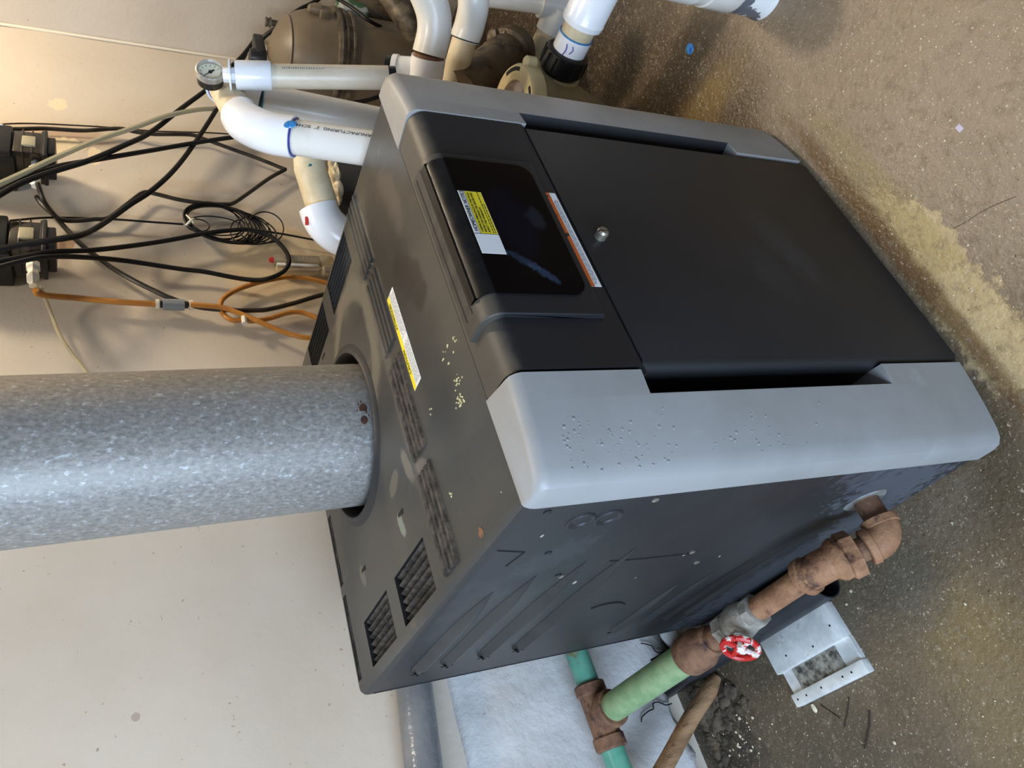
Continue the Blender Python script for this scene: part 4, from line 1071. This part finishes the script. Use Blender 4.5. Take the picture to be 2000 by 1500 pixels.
t0, t1, t2, t3 = dpt(915, -60, 1.72), dpt(925, 0, 1.74), dpt(918, 45, 1.78), dpt(908, 75, 1.80)
YP = pipe_thing('bent_pipe', 'second white pipe bend, ending in a cream pipe behind the heater', at=(t3.x, t3.y, .1))
bm = B(); tube(bm, [t0, t1, t2, t3], .0365, 28, 6); obj('elbow', bm, 'pvc', YP)
dv = (dpt(878, 180, 1.86) - t3).normalized(); bm = B(); tube(bm, [t3, t3 + dv * .4], .0305, 28, 0); obj('pipe', bm, 'pvcold', YP)
bm = B(); tube(bm, [t3 - dv * .001, t3 + dv * .002], .0368, 28, 0); obj('primer_ring', bm, 'ink', YP)
# third fitting behind the union
ZP = pipe_thing('pump_outlet_pipe', 'white tee fitting behind the black union nut', at=dpt(1080, 60, 2.0))
z0_, z1_, z2_ = dpt(985, -6, 1.95), dpt(1058, 4, 1.97), dpt(1115, 14, 1.99)
bm = B(); tube(bm, [z0_ - (z1_ - z0_) * 1.0, z1_], .0300, 24, 0); obj('pipe', bm, 'pvc', ZP)
bm = B(); tube(bm, [z1_ - (z2_ - z1_) * .05, z2_ + (z2_ - z1_) * .6], .0385, 28, 0); kx = dpt(1096, 14, 1.98); ky = dpt(1074, 62, 2.02)
tube(bm, [kx, ky - (kx - ky) * .0], .0400, 28, 0); obj('tee', bm, 'pvc', ZP)
bm = B(); tube(bm, [ky, ky + (ky - kx).normalized() * .16], .0345, 24, 0); obj('down_pipe', bm, 'pvcold', ZP)

# strainer pump ------------------------------------------------------
Lc = P(997, 209, Z=.30)
SP = thing('strainer_pump', 'cream pump with a hazy strainer lid and black union nut', 'pump', (Lc.x, Lc.y, FLOOR))
bm = B(); lathe(bm, (Lc.x, Lc.y, .262), (0, 0, 1), [(0, .083), (.0, .096), (.030, .096), (.036, .092), (.036, .060), (.030, .058)], 56, cap=False)
for k in range(4):
    a_ = math.radians(20 + k * 90)
    lathe(bm, (Lc.x + .102 * math.cos(a_), Lc.y + .102 * math.sin(a_), .268), (0, 0, 1), [(0, .013), (.022, .013), (.026, .009)], 16)
ring = obj('lock_ring', bm, 'cream', SP)
for k in range(4):
    bm = B(); a0_ = math.radians(45 + k * 90 - 22); n = 10
    o_ = [(.088, a0_ + math.radians(44) * i / n) for i in range(n + 1)] + [(.079, a0_ + math.radians(44) * (n - i) / n) for i in range(n + 1)]
    prism(bm, [(Lc.x + r_0 * math.cos(t0_), Lc.y + r_0 * math.sin(t0_), .2975) for r_0, t0_ in o_], (0, 0, .001))
    obj('ring_slot', bm, 'dark', SP, smooth=False)
bm = B(); lathe(bm, (Lc.x, Lc.y, .270), (0, 0, 1), [(0, .060), (.022, .060), (.028, .050), (.031, .02), (.0315, .001)], 40); obj('strainer_lid', bm, 'lidglass', SP)
bm = B(); lathe(bm, (Lc.x, Lc.y, FLOOR), (0, 0, 1), [(0, .030), (.06, .034), (.12, .054), (.18, .078), (.262 - FLOOR, .090)], 48)
port = Vector((1.113, .105, .200)); pdir = Vector((0, -1, 0))
lathe(bm, port - pdir * .11, pdir, [(0, .074), (.03, .070), (.075, .050), (.078, .049)], 36)
obj('strainer_body', bm, 'tan', SP)
bm = B(); tube(bm, [port - pdir * .040, port - pdir * .030], .0525, 36, 0); obj('port_flange', bm, 'cream', SP)
bm = B(); lathe(bm, port - pdir * .032, pdir, [(0, .044), (.010, .047), (.012, .0520), (.052, .0500), (.056, .044), (.056, .036)], 48)
for k in range(14):
    a_ = k * math.pi / 7; Fm = frame(pdir); c_0 = port - pdir * .018 + Fm @ Vector((math.cos(a_) * .0512, math.sin(a_) * .0512, 0))
    tube(bm, [c_0, c_0 + pdir * .034], .0026, 6, 0)
obj('union_nut', bm, 'nut', SP, label='ribbed black union nut')
un0 = port + pdir * .020
bm = B(); tube(bm, [un0, un0 + pdir * .040], .0385, 32, 0); obj('union_sleeve', bm, 'pvcnew', SP)
bm = B(); tube(bm, [un0 + pdir * .039, un0 + pdir * .042], .0390, 32, 0); obj('primer_ring', bm, 'blue', SP)
bm = B(); tube(bm, [un0 + pdir * .041, un0 + pdir * .085], .0360, 32, 0); obj('suction_pipe', bm, 'pvcold', SP)
bm = B(); lathe(bm, un0 + pdir * .068, pdir, [(0, .036), (.001, .046), (.012, .0475), (.014, .0462), (.10, .0470), (.26, .048)], 40); obj('suction_coupling', bm, 'pvcnew', SP)
nn_ = (CAM - un0).normalized(); bm = B()
nn2 = (nn_ - pdir * nn_.dot(pdir)).normalized(); s2 = pdir.cross(nn2)
for off_, L0, L1, w_ in ((.0, .002, .030, .0035), (.014, .012, .030, .003)):
    pts = []
    for i in range(6):
        t = i / 5; an = (off_ + (.004 * math.sin(t * 3)) - .010) / .0385
        dq = nn2 * math.cos(an) + s2 * math.sin(an); pts.append(un0 + pdir * (L0 + (L1 - L0) * t) + dq * .0382)
    tube(bm, pts, w_ * .5, 6, 2)
obj('primer_drip', bm, mat('violet_primer', (120, 104, 176), rough=.3), SP)
qs = P(1142, 197, Z=.085); dq_ = Vector((qs.x - Lc.x, qs.y - Lc.y, 0)).normalized()
bm = B(); cs = Vector((Lc.x, Lc.y, .085)) + dq_ * .052; Ms = Matrix((dq_.cross(Vector((0, 0, 1))), dq_, Vector((0, 0, 1)))).transposed().to_4x4(); Ms.translation = cs
box(bm, -.006, .006, -.008, .006, -.02, .02, mx=Ms); obj('body_slot', bm, 'dark', SP, smooth=False)
MO = thing('muddy_motor', 'mud-caked brown motor standing behind the strainer pump', 'motor', dpt(950, 120, 1.95))
bm = B(); ma, mb = dpt(1012, 88, 2.02), dpt(935, 150, 1.90); md_ = (mb - ma); ml = md_.length
lathe(bm, ma, md_, [(0, .05), (.02, .062), (.06, .066), (.065, .056), (ml, .056), (ml + .1, .056)], 32); obj('casing', bm, 'motor', MO)
bm = B(); rr = random.Random(8)
for i in range(9): rock(bm, dpt(990 + rr.uniform(-44, 30), 80 + rr.uniform(-8, 22), 1.97), .024)
obj('mud_lumps', bm, 'motor', MO)['kind'] = 'stuff'
# floor standpipe with peeling paint
vq = P(1490, -14, Z=FLOOR)
VP = thing('stand_pipe', 'fat white pipe with peeling dark paint rising from the floor', 'pipe', (vq.x, vq.y, FLOOR))
bm = B(); lathe(bm, (vq.x, vq.y, FLOOR), (0, 0, 1), [(0, .050), (.012, .047), (.10, .0455)], 36); obj('painted_foot', bm, 'blkpaint', VP)
bm = B(); lathe(bm, (vq.x, vq.y, FLOOR + .075), (0, 0, 1), [(0, .0480), (.004, .050), (.065, .050), (.068, .0475), (.09, .0475), (.094, .051), (.2, .051)], 36); obj('pipe', bm, 'pvc', VP)
# green and pale bits at the very top edge
q_ = dpt(745, 25, 2.5); bm = B(); tube(bm, [q_ + Vector((.02, 0, .12)), q_, q_ - Vector((0, 0, .14))], .038, 18, 4)
tag(obj('capped_canister', bm, 'motor'), 'dull brown rounded canister behind the tank at the top edge', 'canister')
q_ = dpt(690, 22, 2.45); bm = B(); box(bm, q_.x - .05, q_.x + .05, q_.y - .03, q_.y + .03, q_.z - .04, q_.z + .05, .01); tag(obj('foil_packet', bm, mat('foil_print', (190, 196, 190), (60, 110, 70), 20, .5, .54, rough=.35, metal=.3)), 'silver and green packet behind the tank at the top edge', 'packet')
q_ = dpt(790, 30, 2.35); bm = B(); tube(bm, [dpt(750, -30, 2.35), q_, dpt(815, 65, 2.38)], .04, 18, 4); tag(obj('grey_hose', bm, 'band'), 'thick dull grey hose left of the white pipe bend', 'hose')

# ================================================================== WALL CONTROLS
def dosing_pump(px, py, label):
    bp = P(px, py, Y=.80)  # bottom middle of the front
    D = thing('dosing_pump', label, 'pump', (bp.x, .80, bp.z), group=None)
    x, z = bp.x, bp.z; w = .056; y0, y1 = .775, WALLY - .003
    bm = B(); box(bm, x - w * .95, x + w * 1.05, y0 + .012, y1, z + .085, z + .26, .006); box(bm, x - w * .90, x + w * 1.0, y0 - .006, y0 + .02, z + .092, z + .22, .005); obj('housing', bm, 'pumpblk', D)
    bm = B(); box(bm, x - w * .72, x + w * .80, y0 + .0, y1 - .02, z + .014, z + .090, .004)
    for k in range(3): box(bm, x - w * .78, x + w * .86, y0 - .003, y0 + .09, z + .022 + k * .022, z + .026 + k * .022, .001)
    obj('pump_head', bm, 'smoke', D)
    bm = B(); box(bm, x - w * .98, x + w * .84, y0 - .008, y1 - .03, z + .012, z + .022, .002); box(bm, x - w * .55, x + w * .62, y0 + .004, y1 - .03, z - .006, z + .016, .003); obj('head_bracket', bm, 'pumpblk', D)
    bm = B(); box(bm, x - w * .3, x + w * .36, y0 - .0065, y0 + .004, z + .038, z + .070, .003); obj('roller_window', bm, 'clear', D)
    bm = B(); box(bm, x + w * .80, x + w * .92, y0 + .01, y0 + .03, z + .058, z + .072, .002); obj('latch_clip', bm, 'nylon', D)
    bm = B(); box(bm, x + w * .9, x + w * .98, y0 - .008, y0 + .012, z + .112, z + .128, .002); obj('latch_clip', bm, 'nylon', D)
    # fitting on the left
    f0 = Vector((x - w * .78, y0 + .03, z + .040)); dl_ = Vector((-1, -.05, -.03)).normalized()
    bm = B(); lathe(bm, f0 + Vector((.012, 0, 0)), dl_, [(0, .010), (.034, .010)], 16); obj('grey_spigot', bm, 'checkv', D)
    bm = B(); lathe(bm, f0 + dl_ * .020, dl_, [(0, .010), (.002, .0155), (.016, .0165), (.020, .013), (.036, .012), (.040, .0145), (.054, .0145), (.060, .010), (.072, .009)], 6); obj('tube_nut', bm, 'nylon', D)
    return f0 + dl_ * .06
D1 = dosing_pump(104, 298, 'black chemical dosing pump on the wall, the one under the clear tube')
D2 = dosing_pump(104, 476, 'black chemical dosing pump on the wall, feeding the amber tube')
WC = .868
def cable(name, pts, r, m, label, cat='cable', Y=WC, n=8, sub=6):
    bm = B(); tube(bm, [P(p[0], p[1], Y=(p[2] if len(p) > 2 else Y)) for p in pts], r, n, sub)
    return tag(obj(name, bm, m), label, cat)
cable('cable', [(640, -60, .80), (590, -8, .80), (545, 15, .80), (500, 75, .80), (470, 113, .80), (437, 142, .80), (410, 170, .80), (350, 215, .80), (292, 260, .79), (240, 285, .76), (175, 313, .74), (100, 336, .74), (40, 358, .74), (-20, 392, .74)], .0072, 'cable', 'thick black cable passing behind the gauge down from the upper edge')
cable('cable', [(560, 262, .84), (500, 264, .82), (455, 268, .80), (375, 280, .80), (300, 293, .79), (187, 312, .755), (112, 325, .75), (50, 345, .75), (-20, 366, .75)], .0068, 'cable', 'black cable from behind the white elbow to the clear tube')
cable('cable', [(480, 105, .84), (450, 160, .83), (422, 215, .82), (375, 287, .81), (337, 335, .81), (295, 373, .82), (255, 399, .83), (220, 424, .82), (185, 447, .79), (155, 460, .76), (100, 469, .752), (50, 477, .752), (-20, 490, .752)], .0072, 'cable', 'black cable twisting down and crossing the amber-fed pump')
cable('drain_tube', [(-20, 252), (40, 252), (88, 251), (162, 255), (232, 251), (262, 257), (300, 262), (370, 263), (400, 272), (450, 290), (500, 308), (550, 328), (557, 331), (550, 335), (525, 349), (487, 376), (457, 396), (440, 399), (400, 397), (350, 390), (305, 379), (280, 376), (250, 397), (212, 425), (185, 428), (150, 431), (125, 430), (105, 420), (82, 400), (71, 384)], .0058, 'tubing', 'long black tube bent sharply near the white elbow', 'tube')
cable('wire', [(-20, 244), (50, 241), (150, 245), (230, 250), (300, 256), (400, 259), (450, 262)], .0022, 'tubing', 'thin olive wire along the top of the tubes', 'wire')
cable('clear_tube', [(470, 207, .84), (420, 212, .82), (380, 215, .80), (320, 228, .78), (260, 250, .77), (200, 270, .76), (150, 290, .75), (100, 312, .745), (50, 336, .74), (-20, 368, .735)], .0072, 'clear', 'yellowed clear tube crossing in front of the upper pump', 'tube')
cable('cable', [(-20, 514, .752), (50, 501, .752), (100, 492, .76), (175, 489, .80), (250, 481, .83), (325, 470, .85), (400, 456, .85), (450, 450, .85), (487, 449, .85), (525, 460, .85), (550, 480, .85), (564, 503, .85), (562, 520, .85), (550, 533, .85), (525, 544, .85), (500, 547, .86), (462, 543), (400, 531), (350, 525), (250, 510, .85), (175, 503, .80), (100, 501, .76), (50, 508, .752), (-20, 526, .752)], .0062, 'cable', 'black cable looping back in front of the flow meter')
cable('drain_tube', [(73, 357, .79), (87, 395, .82), (112, 427), (150, 470), (190, 502), (225, 527), (265, 550), (300, 567), (335, 583), (390, 600), (455, 606), (500, 606), (525, 604), (575, 592), (625, 577), (700, 560)], .0062, 'tubing', 'smoky tube running down to the grey check valve and behind the heater', 'tube')
cable('wire', [(20, 431, .80), (100, 425), (215, 428), (300, 434), (358, 438)], .0028, 'cable', 'thin black wire from the pump to the coil tie', 'wire')
cable('wire', [(500, 450), (540, 455), (605, 467), (680, 482)], .0028, 'cable', 'thin black wire leaving the coil toward the white elbow', 'wire')
cable('amber_tube', [(69, 566, .80), (71, 572, .81), (80, 575, .82), (100, 578, .84), (150, 582), (200, 587), (250, 591), (306, 594)], .0072, 'amber', 'amber tube from the pump fitting to the grey check valve', 'tube', n=12)
cable('amber_tube', [(372, 595), (400, 597), (430, 600), (457, 608), (490, 621), (510, 630), (550, 647), (575, 655), (605, 660), (680, 660)], .0068, 'amber', 'amber tube dropping from the check valve to the heater edge', 'tube', n=12, Y=.858)
cable('amber_tube', [(700, 580), (660, 560), (632, 551), (600, 544), (562, 541), (512, 550), (470, 563), (442, 578), (431, 592), (432, 607), (442, 619), (457, 626), (475, 624), (490, 627), (525, 622), (562, 611), (587, 610), (612, 618), (640, 632)], .0066, 'amber', 'amber tube curled in a round loop with a white clip', 'tube', n=12, Y=.872)
bm = B(); ca, cb = P(476, 614, Y=.86), P(478, 632, Y=.86); tube(bm, [ca, cb], .0075, 8, 0); tag(obj('tube_clip', bm, 'nylon'), 'small white clip on the amber tube loop', 'clip')
cable('clear_tube', [(78, 560, .80), (85, 575, .83), (100, 613), (117, 655), (140, 690), (165, 722), (190, 760)], .0045, 'clearpale', 'thin clear tube hanging down behind the flue pipe', 'tube')
# check valve
v0, v1 = P(306, 594, Y=WC), P(374, 596, Y=WC); vd = (v1 - v0).normalized(); vl = (v1 - v0).length
CV = thing('check_valve', 'grey inline check valve with white end fittings on the amber tube', 'valve', v0)
bm = B(); lathe(bm, v0 + vd * vl * .17, vd, [(0, .011), (.001, .0145), (vl * .62, .0145), (vl * .63, .011)], 12); obj('body', bm, 'checkv', CV, angle=20)
bm = B(); lathe(bm, v0 + vd * vl * .10, vd, [(0, .009), (vl * .8, .009)], 12); obj('spindle', bm, 'tubing', CV)
for t in (-.03, .93):
    bm = B(); lathe(bm, v0 + vd * vl * t, vd, [(0, .013), (vl * .10, .013)], 12); box(bm, (v0 + vd * vl * t).x - .004, (v0 + vd * vl * t).x + .006, WC - .012, WC - .004, (v0 + vd * vl * t).z - .009, (v0 + vd * vl * t).z, .002); obj('tube_clamp', bm, 'nylon', CV)
# cable coil
CC = thing('cable_coil', 'tied coil of thin black cable hanging on the wall', 'cable coil', P(450, 440, Y=.86))
bm = B(); rr = random.Random(6)
for i in range(13):
    xr = [470, 478, 486, 492, 500, 508, 516, 520, 512, 530, 503, 540, 495][i]; xl = 358 + rr.uniform(0, 9)
    cyc = 432 + (xr - 470) * .12; hh = 33 + rr.uniform(-4, 5); tilt = .26; pts = []
    for k in range(25):
        a_ = 2 * math.pi * k / 24; cx_ = (xl + xr) / 2; rx_ = (xr - xl) / 2
        ex = rx_ * math.cos(a_); ey = hh * math.sin(a_) * (1 - .0 * math.cos(a_))
        xx = cx_ + ex; yy = cyc + ey + tilt * ex * .8
        pts.append(P(xx, yy, Y=.872 - .0018 * i + .002 * math.sin(a_ * 2)))
    tube(bm, pts, .0021, 6, 2)
for cx_, cy_, rx_, ry_ in ((520, 444, 34, 30), (495, 446, 30, 24), (468, 452, 18, 22), (386, 440, 23, 12), (420, 441, 55, 18)):
    tube(bm, [P(cx_ + rx_ * math.cos(t), cy_ + ry_ * math.sin(t) + .1 * rx_ * math.cos(t), Y=.85) for t in [2 * math.pi * k / 16 for k in range(17)]], .0019, 6, 3)
obj('cable_loops', bm, 'cable', CC)
bm = B(); tube(bm, [P(363, 441, Y=.85), P(373, 430, Y=.842), P(378, 428, Y=.845)], .0035, 6, 3); tube(bm, [P(364, 420, Y=.848), P(374, 430, Y=.842), P(378, 436, Y=.846)], .0022, 6, 3); obj('tie', bm, 'nylon', CC, label='white twist tie')
# flow meter
f0, f1 = P(535, 513, Y=.872), P(640, 517, Y=.872)
FM = thing('flow_meter', 'clear acrylic flow meter with a red tip on the wall', 'flow meter', f1)
fd = (f1 - f0).normalized(); fl_ = (f1 - f0).length
sx = fd.cross(Vector((0, 1, 0))).normalized()
if sx.x < 0: sx = -sx
bm = B(); mx = Matrix((sx, Vector((0, 1, 0)), fd)).transposed().to_4x4(); mx.translation = f0
box(bm, -.004, .022, -.012, .012, .0, fl_ * .86, .002, mx=mx); box(bm, -.024, -.006, -.010, .010, .004, fl_ * .82, .003, mx=mx); obj('clear_body', bm, 'acrylic', FM)
bm = B()
for k in range(12): box(bm, .004 if k % 3 else -.001, .016, -.0128, -.0122, .03 + k * .011, .0308 + k * .011, mx=mx)
obj('scale_mark', bm, 'softink', FM, smooth=False)
bm = B(); lathe(bm, f0 + sx * .010 - fd * .012, fd, [(0, .006), (.010, .0085), (.016, .0085)], 6); obj('red_tip', bm, 'redmark', FM)
bm = B(); lathe(bm, f0 + sx * .012 + fd * fl_ * .84, fd, [(0, .014), (.01, .018), (.03, .018), (.04, .014)], 16); lathe(bm, f0 - sx * .026 + fd * fl_ * .86, fd, [(0, .012), (.004, .017), (.035, .017)], 8); obj('fitting', bm, 'acrylic', FM)
bm = B(); lathe(bm, f0 + sx * .010 + fd * .028 - Vector((0, .006, 0)), fd, [(0, .002), (.003, .004), (.008, .002)], 8); obj('float_bead', bm, 'ink', FM)
# cables at the top edge over the tank
cable('cable', [(660, -40, .60), (620, 0, .60), (580, 22, .62), (545, 50, .70), (515, 73, .76), (495, 100, .80)], .0075, 'cable', 'black cable dipping behind the dome of the tank')
cable('cable', [(560, -60, .52), (680, 10, .52), (720, 40, .52), (760, 60, .56)], .006, 'cable', 'black cable sagging over the top of the tank body')
cable('cable', [(680, 202, .40), (720, 195, .40), (755, 182, .40), (790, 170, .40)], .006, 'cable', 'black cable emerging behind the heater corner beside the tank')

# groups of look-alikes
GRP = {'dosing_pump': 'dosing pumps on the wall', 'twig': 'twigs on the floor', 'cable': 'black cables on the wall side', 'wire': 'thin wires on the wall',
       'amber_tube': 'amber tubes of the dosing line', 'drain_tube': 'smoky tubes on the wall', 'clear_tube': 'clear tubes on the wall'}
for o in COL.objects:
    b_ = o.name.split('.')[0]
    if o.parent is None and b_ in GRP: o['group'] = GRP[b_]
